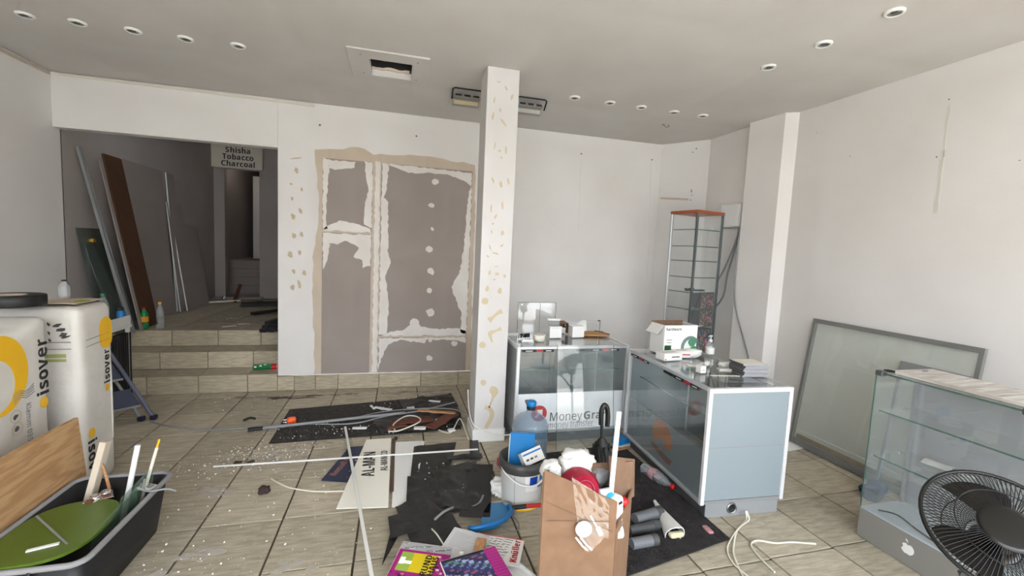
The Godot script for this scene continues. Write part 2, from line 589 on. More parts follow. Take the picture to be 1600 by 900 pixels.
	struct("pavement", MB.new().box(v3(0, -0.10, 8.0), v3(40, 0.1, 12.0)), mat(Color(0.72, 0.71, 0.69), 0.9), "grey pavement and street outside the shop", "street")
	var op := thing("facade", "plain grey building front across the street outside the shop", "building")
	obj("wall", MB.new().box(v3(0, 1.6, 18), v3(34, 3.3, 0.6)), mat(Color(0.78, 0.77, 0.75), 0.9), op)
	for i in 7:
		obj("window", MB.new().box(v3(-12 + i * 4.0, 2.2, 17.69), v3(1.4, 1.9, 0.06), 0.02), mat(Color(0.16, 0.18, 0.2), 0.2), op)
	# free standing pillar, with glue stains where mirrors or tiles were taken off
	var p := struct("pillar", MB.new().box(v3(0.7675, 1.5, -3.585), v3(0.255, 3.0, 0.27), 0.004), M.pillar, "slim white square pillar with beige glue stains down its front", "pillar")
	obj("skirting", MB.new().box(v3(0.7675, 0.055, -3.585), v3(0.275, 0.11, 0.29), 0.006), M.white, p)
	var xf := Transform3D(Basis(), v3(0, 0, -3.4502))
	for q in [[0.73, 2.89, .018, .004, 0.], [0.79, 2.85, .007, .018, .5], [0.84, 2.79, .011, .022, -.3], [0.70, 2.75, .006, .028, -.15], [0.75, 2.68, .008, .014, .2], [0.695, 2.63, .009, .03, -.1], [0.78, 2.59, .009, .035, .7], [0.72, 2.41, .006, .03, -.15], [0.76, 2.37, .012, .01, 0.], [0.81, 2.38, .008, .035, 0.], [0.775, 2.32, .008, .009, 0.], [0.715, 2.14, .008, .026, .35], [0.78, 2.11, .014, .025, .1], [0.84, 2.14, .01, .03, .3], [0.71, 1.92, .008, .03, 0.], [0.80, 1.95, .009, .032, .1], [0.75, 1.86, .009, .022, -.5], [0.73, 1.80, .009, .009, 0.], [0.722, 1.735, .006, .016, .2], [0.81, 1.73, .012, .02, 0.], [0.715, 1.61, .005, .026, .4], [0.81, 1.63, .018, .007, .7], [0.70, 1.54, .012, .006, -.6], [0.76, 1.565, .028, .006, -.2], [0.77, 1.46, .02, .004, .2], [0.72, 1.41, .012, .018, 0.], [0.78, 1.40, .016, .012, 0.], [0.845, 1.385, .012, .016, 0.], [0.76, 1.355, .01, .008, 0.], [0.705, 1.28, .016, .022, 0.], [0.81, 1.265, .018, .028, 0.]]:
		obj("glue_stain", MB.new().prism(blob(q[2], q[3], q[4], 0.22), 0.0016, Transform3D(Basis(), v3(q[0], q[1], -3.4502))), M.stain if q[1] < 2.2 else M.stain_dark, p)
	for q in [[.69, 1.18, .028], [.685, .82, .027], [.705, .505, .024]]:
		obj("glue_stain", MB.new().prism(blob(q[2], q[2], 0, 0.08, 16), 0.002, Transform3D(Basis(), v3(q[0], q[1], -3.4502))), M.stain, p)
	for path in [[[.73, 1.02, .026], [.765, 1.05, .012], [.80, 1.08, .014], [.835, 1.10, .022]], [[.835, .955, .018], [.79, .935, .01], [.745, .915, .018], [.75, .88, .011], [.765, .84, .006]], [[.765, .76, .006], [.775, .68, .014], [.78, .63, .026], [.80, .655, .012], [.83, .70, .026]], [[.775, .47, .006], [.785, .45, .03], [.80, .42, .034], [.79, .37, .009], [.76, .29, .008]], [[.725, .295, .016], [.765, .28, .018], [.79, .235, .018], [.77, .17, .017], [.745, .12, .014], [.785, .085, .008], [.81, .08, .003]]]:
		var sp := []
		for q in path: sp.append(v3(q[0], q[1], q[2]))
		path = []
		for q in bez(sp, 5): path.append([q.x, q.y, q.z])
		var st := MB.new()
		var l := PackedVector2Array()
		var r := PackedVector2Array()
		for i in path.size():
			var a := Vector2(path[maxi(i - 1, 0)][0], path[maxi(i - 1, 0)][1])
			var e := Vector2(path[mini(i + 1, path.size() - 1)][0], path[mini(i + 1, path.size() - 1)][1])
			var nn: Vector2 = (e - a).normalized().orthogonal() * path[i][2]
			l.append(Vector2(path[i][0], path[i][1]) + nn); r.append(Vector2(path[i][0], path[i][1]) - nn)
		r.reverse()
		l.append_array(r)
		obj("glue_stain", st.prism(l, 0.0018, xf), M.stain, p)
	# loose mouldings at the ceiling
	struct("trim_2", MB.new().bar(v3(-2.99, 2.982, -4.985), v3(-0.85, 2.968, -4.985), 0.02, 0.018, 0.004), M.cream, "thin cream moulding peeling off the top of the back wall", "moulding")
	struct("trim_3", MB.new().bar(v3(-3.03, 2.972, -4.97), v3(-3.025, 2.968, -4.45), 0.018, 0.02, 0.004), M.beige, "short thin moulding left at the top of the left wall", "moulding")
	# nails and cable traces on the walls
	for q in [[0.17, 2.78], [-0.80, 2.785], [2.10, 2.78], [3.05, 2.80]]:
		obj("nail", MB.new().box(v3(q[0], q[1], -4.994), v3(0.016, 0.012, 0.014), 0.003), M.grey_dark, wb)
	for q in [[2.10, 2.74, 2.16, 1.75], [3.05, 2.78, 3.15, 1.30]]:
		obj("cable_trace", MB.new().bar(v3(q[0], q[1], -4.9985), v3(q[2] - 0.04, q[3], -4.9985), 0.008, 0.004, 0.0, v3(0, 0, 1)), M.filler, wb)
	for q in [[2.76, -2.26, .012, .012], [2.77, -3.23, .010, .010], [2.28, -1.86, .012, .006], [2.38, -2.29, .012, .012], [2.5, -2.9, .005, .018]]:
		obj("nail", MB.new().box(v3(3.612 - 0.0187 * (-q[1] - 3.42) - 0.006, q[0], q[1]), v3(0.012, q[3], q[2]), 0.002), M.grey_dark, wr)
	for q in [[2.72, 2.36, .007], [2.36, 2.02, .010], [2.06, 1.99, .016], [2.42, 2.37, .018]]:
		obj("glue_stain", MB.new().prism(ragged([Vector2(2.255 - q[2], q[0]), Vector2(2.255 + q[2], q[0]), Vector2(2.25 + q[2] * .8, q[1]), Vector2(2.25 - q[2] * .8, q[1])], 0.05, 0.004), 0.0015, frame(v3(0.0187, 0, -1) * -1.0, Vector3.UP, v3(3.5795, 0, 0)) * Transform3D(Basis.from_scale(v3(-1, 1, 1)), Vector3.ZERO)), mat(Color(.855, .84, .805), .8), wr)
	var sl := v3(0.36, 0, 0.45).normalized()
	obj("shelf_mark", MB.new().bar(v3(3.195, 2.335, -4.972), v3(3.41, 2.31, -4.705), 0.02, 0.022, 0.004), M.beige, wc)
	for q in [[.42, 2.91], [.38, 2.87], [.40, 2.42], [.40, 2.40], [.41, 2.36], [.40, 2.30]]:
		obj("screw_hole", MB.new().prism(blob(.009, .006, 0, .3, 7), 0.003, frame(v3(0.36, 0, 0.45), Vector3.UP, v3(3.18, 0, -5.0) + sl * q[0] + Vector3.UP * q[1] + v3(-0.002, 0, 0.001))), M.grey_dark, wc)

func wall_piece(called: String, pts: PackedVector2Array, t: float, m: Material, wb: Node) -> void:
	obj(called, MB.new().prism(pts, t, Transform3D(Basis(), v3(0, 0, -5.0002))), m, wb)

func build_wall_work() -> void:
	var wb := get_node("wall_back")
	wall_piece("old_plaster", ragged([Vector2(-.85, 2.53), Vector2(-.72, 2.56), Vector2(-.36, 2.60), Vector2(-.27, 2.55), Vector2(.26, 2.58), Vector2(.62, 2.55), Vector2(.83, 2.53), Vector2(.84, 2.09), Vector2(.86, .17), Vector2(-.84, .17), Vector2(-.86, 1.35), Vector2(-.80, 2.01)], 0.07, 0.012), 0.002, M.beige, wb)
	for q in [rect(-.77, 1.715, -.275, 2.46), rect(-.77, .172, -.275, 1.695), rect(-.185, .585, .80, 2.46), rect(-.185, .172, .80, .565)]:
		wall_piece("plasterboard_panel", PackedVector2Array(q), 0.0045, M.board, wb)
	# filler over the joints of the four boards
	for q in [
		[Vector2(-.765, 2.46), Vector2(-.70, 2.45), Vector2(-.72, 2.2), Vector2(-.735, 1.9), Vector2(-.72, 1.74), Vector2(-.765, 1.72)],
		[Vector2(-.70, 2.44), Vector2(-.45, 2.45), Vector2(-.46, 2.39), Vector2(-.62, 2.35), Vector2(-.71, 2.36)],
		[Vector2(-.36, 2.46), Vector2(-.275, 2.46), Vector2(-.278, 1.76), Vector2(-.36, 1.80), Vector2(-.35, 2.0), Vector2(-.315, 2.15)],
		[Vector2(-.765, 1.713), Vector2(-.285, 1.713), Vector2(-.29, 1.755), Vector2(-.34, 1.775), Vector2(-.50, 1.81), Vector2(-.60, 1.82), Vector2(-.74, 1.76)],
		[Vector2(-.765, 1.69), Vector2(-.28, 1.69), Vector2(-.28, 1.36), Vector2(-.36, 1.33), Vector2(-.37, 1.41), Vector2(-.46, 1.45), Vector2(-.40, 1.55), Vector2(-.55, 1.62), Vector2(-.62, 1.57), Vector2(-.69, 1.58), Vector2(-.72, 1.4), Vector2(-.76, 1.3)],
		[Vector2(-.765, 1.35), Vector2(-.70, 1.2), Vector2(-.68, 1.0), Vector2(-.71, .6), Vector2(-.735, .3), Vector2(-.765, .18)],
		[Vector2(-.335, 1.3), Vector2(-.28, 1.3), Vector2(-.28, .22), Vector2(-.31, .6), Vector2(-.30, .85), Vector2(-.36, .95), Vector2(-.31, 1.05)],
		[Vector2(-.18, 2.455), Vector2(-.11, 2.455), Vector2(-.13, 2.2), Vector2(-.16, 2.1), Vector2(-.11, 2.05), Vector2(-.10, 1.5), Vector2(-.07, 1.4), Vector2(-.12, 1.25), Vector2(-.08, .95), Vector2(-.10, .6), Vector2(-.18, .6)],
		[Vector2(-.12, 2.455), Vector2(.79, 2.44), Vector2(.79, 2.29), Vector2(.70, 2.35), Vector2(.55, 2.395), Vector2(.35, 2.40), Vector2(.10, 2.38), Vector2(.02, 2.41)],
		[Vector2(.795, 2.35), Vector2(.795, .6), Vector2(.73, .62), Vector2(.725, .85), Vector2(.64, 1.05), Vector2(.60, 1.15), Vector2(.69, 1.3), Vector2(.73, 1.6), Vector2(.745, 1.9), Vector2(.76, 2.2)],
		[Vector2(-.15, .585), Vector2(.79, .585), Vector2(.79, .63), Vector2(.68, .67), Vector2(.45, .66), Vector2(.28, .69), Vector2(.24, .73), Vector2(.16, .71), Vector2(.10, .655), Vector2(-.05, .63)],
		[Vector2(-.18, .56), Vector2(.79, .56), Vector2(.79, .5), Vector2(.70, .53), Vector2(.35, .54), Vector2(.32, .50), Vector2(.05, .535), Vector2(-.08, .49), Vector2(-.14, .35), Vector2(-.18, .2)],
		[Vector2(.795, .53), Vector2(.795, .18), Vector2(.765, .3)],
		[Vector2(-.25, 2.47), Vector2(-.20, 2.47), Vector2(-.195, .18), Vector2(-.245, .18)],
	]:
		wall_piece("filler_patch", ragged(q, 0.03, 0.0075), 0.0062, M.filler, wb)
	for q in [[.39, 2.31, .034], [.35, 2.05, .03], [.37, 1.79, .018], [.34, 1.56, .036], [.37, 1.32, .036], [.36, 1.10, .03], [.375, .85, .045], [.20, .735, .05], [.375, .325, .032], [.385, .53, .02], [.66, .49, .03]]:
		wall_piece("filler_dab", shifted(blob(q[2] * 1.15, q[2], rng.randf() * 3.0, .22, 8), Vector2(q[0], q[1])), 0.0065, M.filler, wb)
	for q in [[-1.02, 2.31, .02, .03], [-1.07, 2.17, .012, .012], [-.97, 2.12, .012, .02], [-1.06, 2.02, .012, .018], [-1.05, 1.84, .022, .03], [-.98, 1.90, .02, .03], [-1.04, 1.64, .018, .03], [-.97, 1.66, .016, .026], [-1.075, 1.44, .022, .034], [-.985, 1.47, .016, .026], [-1.045, 1.27, .016, .024], [-.94, 1.26, .02, .024], [-1.055, 1.10, .024, .03], [-.99, 1.13, .016, .045], [-1.03, 2.43, .05, .006]]:
		wall_piece("glue_stain", shifted(blob(q[2], q[3], .2, .28, 10), Vector2(q[0], q[1])), 0.0018, M.stain_dark if rng.randf() < 0.5 else M.stain, wb)

func build_ceiling_fittings() -> void:
	var spots := [[-2.414, -3.77, "first, outermost spotlight of the row above the insulation packs"], [-2.129, -3.77, "second spotlight from the wall in the row above the insulation packs"], [-1.812, -3.77, "middle spotlight of the row above the insulation packs"], [-1.501, -3.78, "fourth spotlight from the wall in the row above the insulation packs"], [-1.164, -3.77, "spotlight nearest the hatch in the row above the insulation packs"],
		[2.614, -1.94, "spotlight nearest the viewer in the row along the right wall"], [2.598, -2.343, "middle spotlight of the three in the row along the right wall"], [2.558, -2.734, "spotlight farthest back in the row along the right wall"],
		[1.52, -3.845, "spotlight nearest the pillar in the row of five over the counters"], [1.871, -3.847, "second spotlight from the pillar in the row over the counters"], [2.197, -3.847, "middle spotlight of the row of five over the counters"], [2.558, -3.855, "fourth spotlight from the pillar in the row over the counters"], [2.871, -3.84, "spotlight nearest the glass tower in the row over the counters"]]
	for s in spots:
		var t := thing("ceiling_spotlight", "round white " + s[2], "spotlight", v3(s[0], 3.0, s[1]), 0.0, "recessed ceiling spotlights")
		obj("ring", MB.new().lathe([Vector2(.030, -.004), Vector2(.034, -.013), Vector2(.044, -.013), Vector2(.050, -.006), Vector2(.050, .0)], 24), M.white, t)
		obj("reflector", MB.new().lathe([Vector2(.0, -.001), Vector2(.018, -.002), Vector2(.033, -.010)], 20), M.steel, t)
		obj("lamp", MB.new().lathe([Vector2(.0, -.009), Vector2(.014, -.008), Vector2(.017, -.002)], 14), M.grey_dark, t)
	var h := thing("access_hatch", "white ceiling panel with a rectangular hole showing dark wiring", "hatch", v3(-0.09, 3.0, -3.79))
	var fr := MB.new()
	for q in [[-.225, 0, .15, .62], [.2325, 0, .125, .62], [.01, .235, .33, .15], [.01, -.24, .33, .14]]:
		fr.box(v3(q[0], -.006, q[1]), v3(q[2], .012, q[3]), .0015)
	obj("panel", fr, M.ceiling, h)
	for q in [[-.21, -.16], [.21, -.16], [-.21, .24], [.21, .24]]:
		obj("screw", MB.new().lathe([Vector2(0, -.016), Vector2(.007, -.014), Vector2(.008, -.011)], 8, Transform3D(Basis(), v3(q[0], 0, q[1] * .9))), M.grey, h)
	var duct := MB.new()
	duct.box(v3(0.01, .34, 0), v3(.4, .02, .42)); duct.box(v3(-.18, .2, 0), v3(.02, .3, .42)); duct.box(v3(.20, .2, 0), v3(.02, .3, .42)); duct.box(v3(.01, .2, .2), v3(.4, .3, .02)); duct.box(v3(.01, .2, -.2), v3(.4, .3, .02))
	obj("void", duct, M.dark, h)
	obj("plaster_edge", MB.new().prism(ragged(rect(-.15, .036, .155, .052), .03, .006), .02, Transform3D(Basis(), v3(0, 0, -.165))), M.beige, h)
	for k in 3:
		obj("wire", MB.new().tube(bez([v3(-.14, .10, -.06 + k * .05), v3(-.04, .06 + .01 * k, -.02), v3(.06, .08, .02 - k * .03), v3(.15, .12, -.05)], 5), .005, 6), M.grey if k < 2 else M.black, h)
	# a hook in the ceiling behind the row
	var hk := thing("ceiling_hook", "tiny bent wire hook in the ceiling near the far corner", "hook", v3(2.70, 3.0, -4.25))
	obj("plate", MB.new().lathe([Vector2(0, -.006), Vector2(.014, -.005), Vector2(.015, 0)], 10), M.grey, hk)
	obj("wire", MB.new().tube(bez([v3(0, 0, 0), v3(.02, -.03, .02), v3(.05, -.025, .03), v3(.03, -.012, .05)], 4), .003, 6), M.grey_dark, hk)
	var xg := thing("ceiling_seam", "thin lifted paper seam in the ceiling near the top edge", "seam", v3(1.62, 2.9995, -2.02), -4.0)
	obj("strip", MB.new().box(v3(0, -.001, 0), v3(.36, .002, .008)), M.filler, xg)
	# two floodlights on brackets either side of the pillar
	var fx := [[0.44, 0.71, "black framed floodlight hanging from the ceiling on the patched wall's side of the pillar"], [1.03, 1.31, "black framed floodlight hanging from the ceiling on the counter's side of the pillar"]]
	for q in fx:
		var w: float = q[1] - q[0]
		var t := thing("floodlight", q[2], "floodlight", v3((q[0] + q[1]) / 2, 3.0, -4.06), 0.0, "floodlights by the pillar")
		obj("bracket", MB.new().tube([v3(-w / 2, -.075, -.02), v3(-w / 2, -.012, .05), v3(-w / 2 + .02, -.006, .06), v3(w / 2 - .02, -.006, .06), v3(w / 2, -.012, .05), v3(w / 2, -.075, -.02)], .007, 8), M.black, t)
		obj("housing", MB.new().box(v3(0, -.05, -.035), v3(w - .02, .012, .09), .004).box(v3(0, -.075, -.10), v3(w - .02, .06, .05), .006), mat(Color(.60, .59, .57), .5), t)
		obj("lens", MB.new().box(v3(0, -.082, -.072), v3(w - .05, .034, .008), .002), mat(Color(0.80, 0.74, 0.60) if q[0] < .9 else Color(.74, .74, .72), 0.3), t)
		for k in 3:
			obj("fin", MB.new().box(v3(-.08 + k * .08, -.045, .012), v3(.055, .016, .006), .001), M.black, t)

# ---------------------------------------------------------------- alcove behind the steps
func riser(parent: Node, xj: Array, y0: float, y1: float, z: float) -> void:
	for i in xj.size() - 1:
		inst("tile", MB.new().box(Vector3.ZERO, v3(xj[i + 1] - xj[i] - .006, y1 - y0 - .005, .012), .002).mesh(), M.step_tiles[(i * 3 + int(y1 * 10)) % 4], parent, Transform3D(Basis(), v3((xj[i] + xj[i + 1]) / 2, (y0 + y1) / 2, z + .006)))

func tread(parent: Node, xj: Array, y: float, z0: float, z1: float) -> void:
	for i in xj.size() - 1:
		inst("tile", MB.new().box(Vector3.ZERO, v3(xj[i + 1] - xj[i] - .006, .012, absf(z1 - z0) - .004), .002).mesh(), M.tiles[(i * 2 + int(y * 20)) % 6], parent, Transform3D(Basis(), v3((xj[i] + xj[i + 1]) / 2, y - .006, (z0 + z1) / 2)))

func build_alcove() -> void:
	var st := MB.new()
	st.box(v3(-2.1175, .084, -6.9), v3(1.845, .168, 3.78)); st.box(v3(-2.1175, .262, -7.0), v3(1.845, .18, 3.4)); st.box(v3(-2.1175, .44, -7.15), v3(1.845, .176, 3.1))
	var s := struct("stair_slab", st, M.grout, "three beige tiled steps leading up into the dark alcove", "steps")
	var j1 := [-3.04, -2.814, -2.369, -1.923, -1.477, -1.195]
	riser(s, j1, 0.0, .185, -5.0); tread(s, j1, .182, -4.99, -5.28)
	var j2 := [-3.04, -2.82, -2.382, -1.942, -1.505, -1.195]
	riser(s, j2, .182, .364, -5.29); tread(s, j2, .362, -5.28, -5.58)
	var j3 := [-3.04, -2.84, -2.397, -1.947, -1.509, -1.195]
	riser(s, j3, .362, .541, -5.59)
	for k in 7:
		tread(s, j3, .54, -5.58 - k * .44, -5.58 - (k + 1) * .44)
	struct("wall_alcove_left", MB.new().box(v3(-3.10, 1.58, -6.95), v3(.12, 3.36, 3.72)), M.dark_alcove, "dim grey wall of the alcove that the boards lean on", "wall")
	struct("wall_alcove_right", MB.new().box(v3(-1.135, 1.75, -6.88), v3(.12, 3.0, 3.52)), M.dark_alcove, "hidden side wall of the alcove behind the patched wall", "wall")
	struct("ceiling_alcove", MB.new().box(v3(-2.1, 3.2, -6.95), v3(2.1, .1, 3.7)), M.ceiling, "dim ceiling of the alcove behind the lintel", "ceiling")
	var bk := MB.new()
	bk.box(v3(-2.96, 1.66, -8.66), v3(.16, 3.0, .12)); bk.box(v3(-1.765, 1.66, -8.66), v3(1.16, 3.0, .12)); bk.box(v3(-2.615, 2.98, -8.66), v3(.54, .40, .12))
	struct("wall_alcove_back", bk, M.dark_alcove, "dim wall at the far end of the alcove around the doorway", "wall")
	var co := MB.new()
	co.box(v3(-3.10, 1.9, -10.3), v3(.1, 3.2, 3.2)); co.box(v3(-2.1, 1.9, -10.3), v3(.1, 3.2, 3.2)); co.box(v3(-2.6, 3.2, -10.3), v3(1.1, .1, 3.2)); co.box(v3(-2.6, 1.9, -11.9), v3(1.1, 3.2, .1)); co.box(v3(-2.6, .49, -10.3), v3(1.1, .1, 3.2))
	struct("wall_corridor", co, M.dark_alcove, "dark narrow stairwell seen through the alcove's doorway", "wall")
	var up := struct("stair_slab", MB.new().box(v3(-2.6, .53, -10.3), v3(.98, .02, 3.0)), M.dark_alcove, "dark upper flight of steps through the alcove's doorway", "steps")
	for k in 4:
		obj("step", MB.new().box(v3(-2.6, .54 + .08 + k * .16, -10.55 + k * .11), v3(.98, .16, 2.7 - k * .22), .008), M.plasterboard, up)
	struct("door_1", MB.new().box(v3(-2.80, 2.0, -10.15), v3(.16, 1.7, .05), .006), M.wall, "pale half open door leaf at the top of the dark stairwell", "door")
	struct("trim_5", MB.new().box(v3(-2.62, 2.0, -10.18), v3(.20, 1.7, .08), .006), M.plasterboard, "grey door post beside the yellow strip in the dark stairwell", "door post")
	struct("wall_yellow", MB.new().box(v3(-2.36, 2.0, -10.22), v3(.32, 1.7, .05)), mat(Color(0.72, 0.58, 0.10), 0.8), "yellow strip of wall at the top of the dark stairwell", "wall")
	var lm := thing("stair_lamp", "small dim bulb on the stairwell's ceiling behind the alcove's doorway", "lamp", v3(-2.60, 3.10, -9.3))
	var bulb := mat(Color(0.9, 0.85, 0.75), 0.4)
	bulb.emission_enabled = true
	bulb.emission = Color(1.0, 0.85, 0.65)
	bulb.emission_energy_multiplier = 0.3
	obj("bulb", MB.new().lathe([Vector2(0, -.05), Vector2(.03, -.04), Vector2(.04, -.01), Vector2(.02, .025), Vector2(.018, .05)], 16), bulb, lm)
	var ol := OmniLight3D.new()
	ol.name = "lamp_light"
	ol.light_color = Color(1.0, 0.95, 0.90)
	ol.light_energy = 0.018
	ol.light_size = 0.04
	ol.omni_range = 8.0
	ol.omni_attenuation = 2.0
	ol.shadow_enabled = true
	ol.position = v3(0, -.08, 0)
	lm.add_child(ol)
	struct("trim_4", MB.new().box(v3(-2.62, 2.765, -8.585), v3(.62, .04, .03), .004), M.dark_alcove, "painted lintel moulding over the alcove's doorway", "moulding")
	var sg := thing("sign_board", "pale sign board over the alcove doorway reading Shisha Tobacco Charcoal", "sign", v3(-2.66, 2.99, -8.55))
	obj("board", MB.new().box(Vector3.ZERO, v3(.78, .46, .08), .006), M.cream, sg)
	var lines := ["Shisha", "Tobacco", "Charcoal"]
	for i in 3:
		lettering(lines[i], .088, M.black, sg, Transform3D(Basis(), v3(.02, .065 - i * .112, .0415)))
	# boards and glass leaning on the alcove's left wall
	var lean := func(called: String, label: String, cat: String, grp: String, za: float, zb: float, top: float, xb: float, t: float, m: Material, xt := -3.035) -> Node3D:
		var o := thing(called, label, cat, v3(xb, .542, (za + zb) / 2), 0.0, grp)
		var y := v3(xt - xb, top - .542, 0).normalized()
		var fr := frame(v3(0, 0, -1), y, Vector3.ZERO)
		var L := Vector2(xt - xb, top - .542).length()
		var w := absf(zb - za)
		obj("sheet", MB.new().prism(PackedVector2Array(rect(-w / 2, 0, w / 2, L)), t, fr), m, o)
		if m == M.plasterboard:
			obj("edge", MB.new().prism(PackedVector2Array(rect(-w / 2 - .002, 0, -w / 2 + .004, L)), t + .001, fr), M.white, o)
		return o
	lean.call("plasterboard_sheet", "large grey plasterboard sheet leaning on the alcove wall", "plasterboard", "sheets leaning in the alcove", -5.98, -6.86, 2.42, -2.90, .0125, M.plasterboard)
	lean.call("brown_board", "tall dark brown board leaning on its edge in front of the large plasterboard", "board", "sheets leaning in the alcove", -5.66, -5.97, 2.41, -2.72, .02, M.brown_board)
	lean.call("plasterboard_offcut", "tallest and narrowest plasterboard strip behind the large sheet", "plasterboard", "sheets leaning in the alcove", -6.97, -7.17, 2.42, -2.93, .0125, M.plasterboard)
	lean.call("plasterboard_offcut", "middle height plasterboard offcut leaning behind the large sheet", "plasterboard", "sheets leaning in the alcove", -6.93, -7.33, 2.03, -2.88, .0125, M.plasterboard, -3.02)
	lean.call("plasterboard_offcut", "shortest plasterboard offcut leaning in front of the other narrow strips", "plasterboard", "sheets leaning in the alcove", -7.04, -7.78, 1.73, -2.84, .0125, M.plasterboard, -3.0)
	lean.call("glass_sheet", "green tinted glass sheet leaning in the alcove's near corner, the taller one", "glass sheet", "glass sheets leaning in the alcove", -5.22, -5.58, 1.62, -2.84, .01, M.glass_green, -3.03)
	lean.call("glass_sheet", "green tinted glass sheet with a brass clip leaning in the alcove's near corner", "glass sheet", "glass sheets leaning in the alcove", -5.28, -5.66, 1.47, -2.76, .01, M.glass_green, -3.005)
	var clip := thing("brass_clip", "small brass clip on top of the shorter green glass sheet", "clip", v3(-2.992, 1.50, -5.40))
	obj("body", MB.new().box(Vector3.ZERO, v3(.035, .035, .05), .005), mat(Color(0.78, 0.62, 0.2), 0.3, 0.8), clip)
	obj("screw", MB.new().lathe([Vector2(0, .006), Vector2(.007, .004), Vector2(.008, 0)], 8, Transform3D(Basis(), v3(0, .017, 0))), M.steel, clip)
	var rail := thing("metal_profile", "tall thin grey metal profile leaning in the alcove's near corner", "metal profile", v3(-2.74, .545, -5.50))
	var pr := MB.new()
	pr.bar(v3(0, 0, 0), v3(-.285, 1.86, .22), .045, .004, 0.0, v3(1, 0, 0)); pr.bar(v3(.012, 0, .022), v3(-.273, 1.86, .242), .004, .026, 0.0, v3(1, 0, 0)); pr.bar(v3(.012, 0, -.022), v3(-.273, 1.86, .198), .004, .026, 0.0, v3(1, 0, 0))
	obj("channel", pr, M.grey, rail)
	for k in 2:
		var e := thing("metal_profile", ["thin grey profile leaning beside the green glass sheets, the near one", "thin pale profile leaning between the green glass and the brown board", "thin dark profile leaning against the near edge of the brown board"][k], "metal profile", v3(-2.66 + k * .01, .545, -5.40 - k * .12))
		obj("bar", MB.new().bar(Vector3.ZERO, v3(-.33, 1.42 + k * .36, -.02), .05, .012, .002, v3(1, 0, 0)), [M.grey, M.plasterboard, M.grey_dark][k], e)
	# rubble and profiles on the platform
	var long := [[-2.96, -8.32, -2.20, -8.22, .05, M.plasterboard, "pale batten lying across the far end of the alcove floor"], [-2.95, -7.75, -2.45, -7.95, .03, M.cream, "thin pale batten lying in front of the alcove doorway"], [-2.52, -7.9, -2.62, -8.5, .035, M.rust, "brown batten propped across the other battens in the alcove"], [-2.35, -7.65, -1.6, -7.9, .05, M.black, "dark bar lying farthest along the alcove floor"], [-2.30, -7.45, -1.5, -7.55, .04, M.dark, "dark bar lying second along the alcove floor"], [-1.90, -6.62, -1.3, -7.35, .05, M.dark, "dark channel lying aslant on the alcove floor"], [-2.15, -8.05, -1.5, -8.1, .05, M.grey_dark, "grey bar at the far edge of the alcove rubble"]]
	for q in long:
		var o := thing("batten", q[6], "batten", v3(q[0], .545, q[1]))
		obj("bar", MB.new().bar(v3(0, q[4] / 2, 0), v3(q[2] - q[0], q[4] / 2 + (.22 if q[5] == M.rust else .02), q[3] - q[1]), q[4] * 1.5, q[4] * .8, .004), q[5], o)
	var cn := thing("crushed_can", "small shiny crushed can at the far left of the alcove rubble", "can", v3(-2.78, .58, -8.25), 30.0)
	obj("body", MB.new().soft(Vector3.ZERO, v3(.07, .07, .10), .03, .01, noise(5, .2), 6), M.chrome, cn)
	obj("rim", MB.new().lathe([Vector2(.0, .0), Vector2(.026, .003), Vector2(.03, .0)], 12, Transform3D(Basis(v3(1, 0, 0), v3(0, 0, 1), v3(0, -1, 0)), v3(0, 0, .048))), M.steel, cn)
	var pn := 0
	for q in [[.0, 0], [.0, 1], [.0, 2], [.045, 0], [.045, 1], [.09, 0]]:
		var o := thing("grey_profile", ["lowest row, outer", "lowest row, middle", "lowest row, inner", "second row, outer", "second row, inner", "topmost"][pn] + " dark grey metal channel stacked beside the alcove opening", "metal channel", v3(-1.44 + q[1] * .075 + q[0] * .6, .545 + q[0], -5.45 - q[1] * .02), -14.0, "channels stacked in the alcove")
		var u := MB.new()
		u.box(v3(0, .0025, -.9), v3(.06, .004, 1.9)); u.box(v3(-.028, .02, -.9), v3(.004, .038, 1.9)); u.box(v3(.028, .02, -.9), v3(.004, .038, 1.9)); u.box(v3(0, .04, -.9), v3(.04, .003, 1.9))
		obj("channel", u, M.grey_dark, o)
		pn += 1
	for q in [[-1.91, -5.80, .07, 25., "left one of two torn white paper scraps at the alcove's edge"], [-1.80, -5.97, .06, 15., "farther one of two torn white paper scraps at the alcove's edge"]]:
		var o := thing("paper_scrap", q[4], "paper scrap", v3(q[0], .545, q[1]), q[3])
		part_of(o, "scrap", MB.new().prism(ragged(rect(-q[2], -.018, q[2], .018), .03, .008), .003, lying(Vector3.ZERO)), M.paper)
	bottle("soda_bottle", "green plastic soda bottle with an orange label on the top step", v3(-2.70, .542, -5.67), .24, .042, glass(Color(0.05, 0.55, 0.28), 0.75), M.red, mat(Color(0.93, 0.62, 0.10), 0.5))
	bottle("water_bottle", "clear plastic bottle with a yellow cap standing on the top step", v3(-2.55, .542, -5.68), .30, .038, M.pet, M.yellow, null)
	var can := thing("drink_can", "green and red can lying on the lowest step against the white wall", "can", v3(-1.475, .217, -5.16))
	var cx := Transform3D(Basis(v3(0, 1, 0), v3(1, 0, 0), v3(0, 0, -1)), Vector3.ZERO)
	obj("body", MB.new().lathe([Vector2(0, 0), Vector2(.022, .002), Vector2(.03, .012), Vector2(.03, .18)], 20, cx), M.green, can)
	obj("lid", MB.new().lathe([Vector2(.0305, .18), Vector2(.0305, .225), Vector2(.02, .236), Vector2(0, .236)], 20, cx), M.red, can)
	for q in [[.03, .3, .02], [.08, .7, .025], [.12, 1.2, .02]]:
		obj("label_spot", MB.new().box(v3(q[0], sin(q[1]) * .0295, cos(q[1]) * .0295), v3(.022, .016, .003), .001, Basis(v3(1, 0, 0), q[1] * -1.0)), M.white, can)

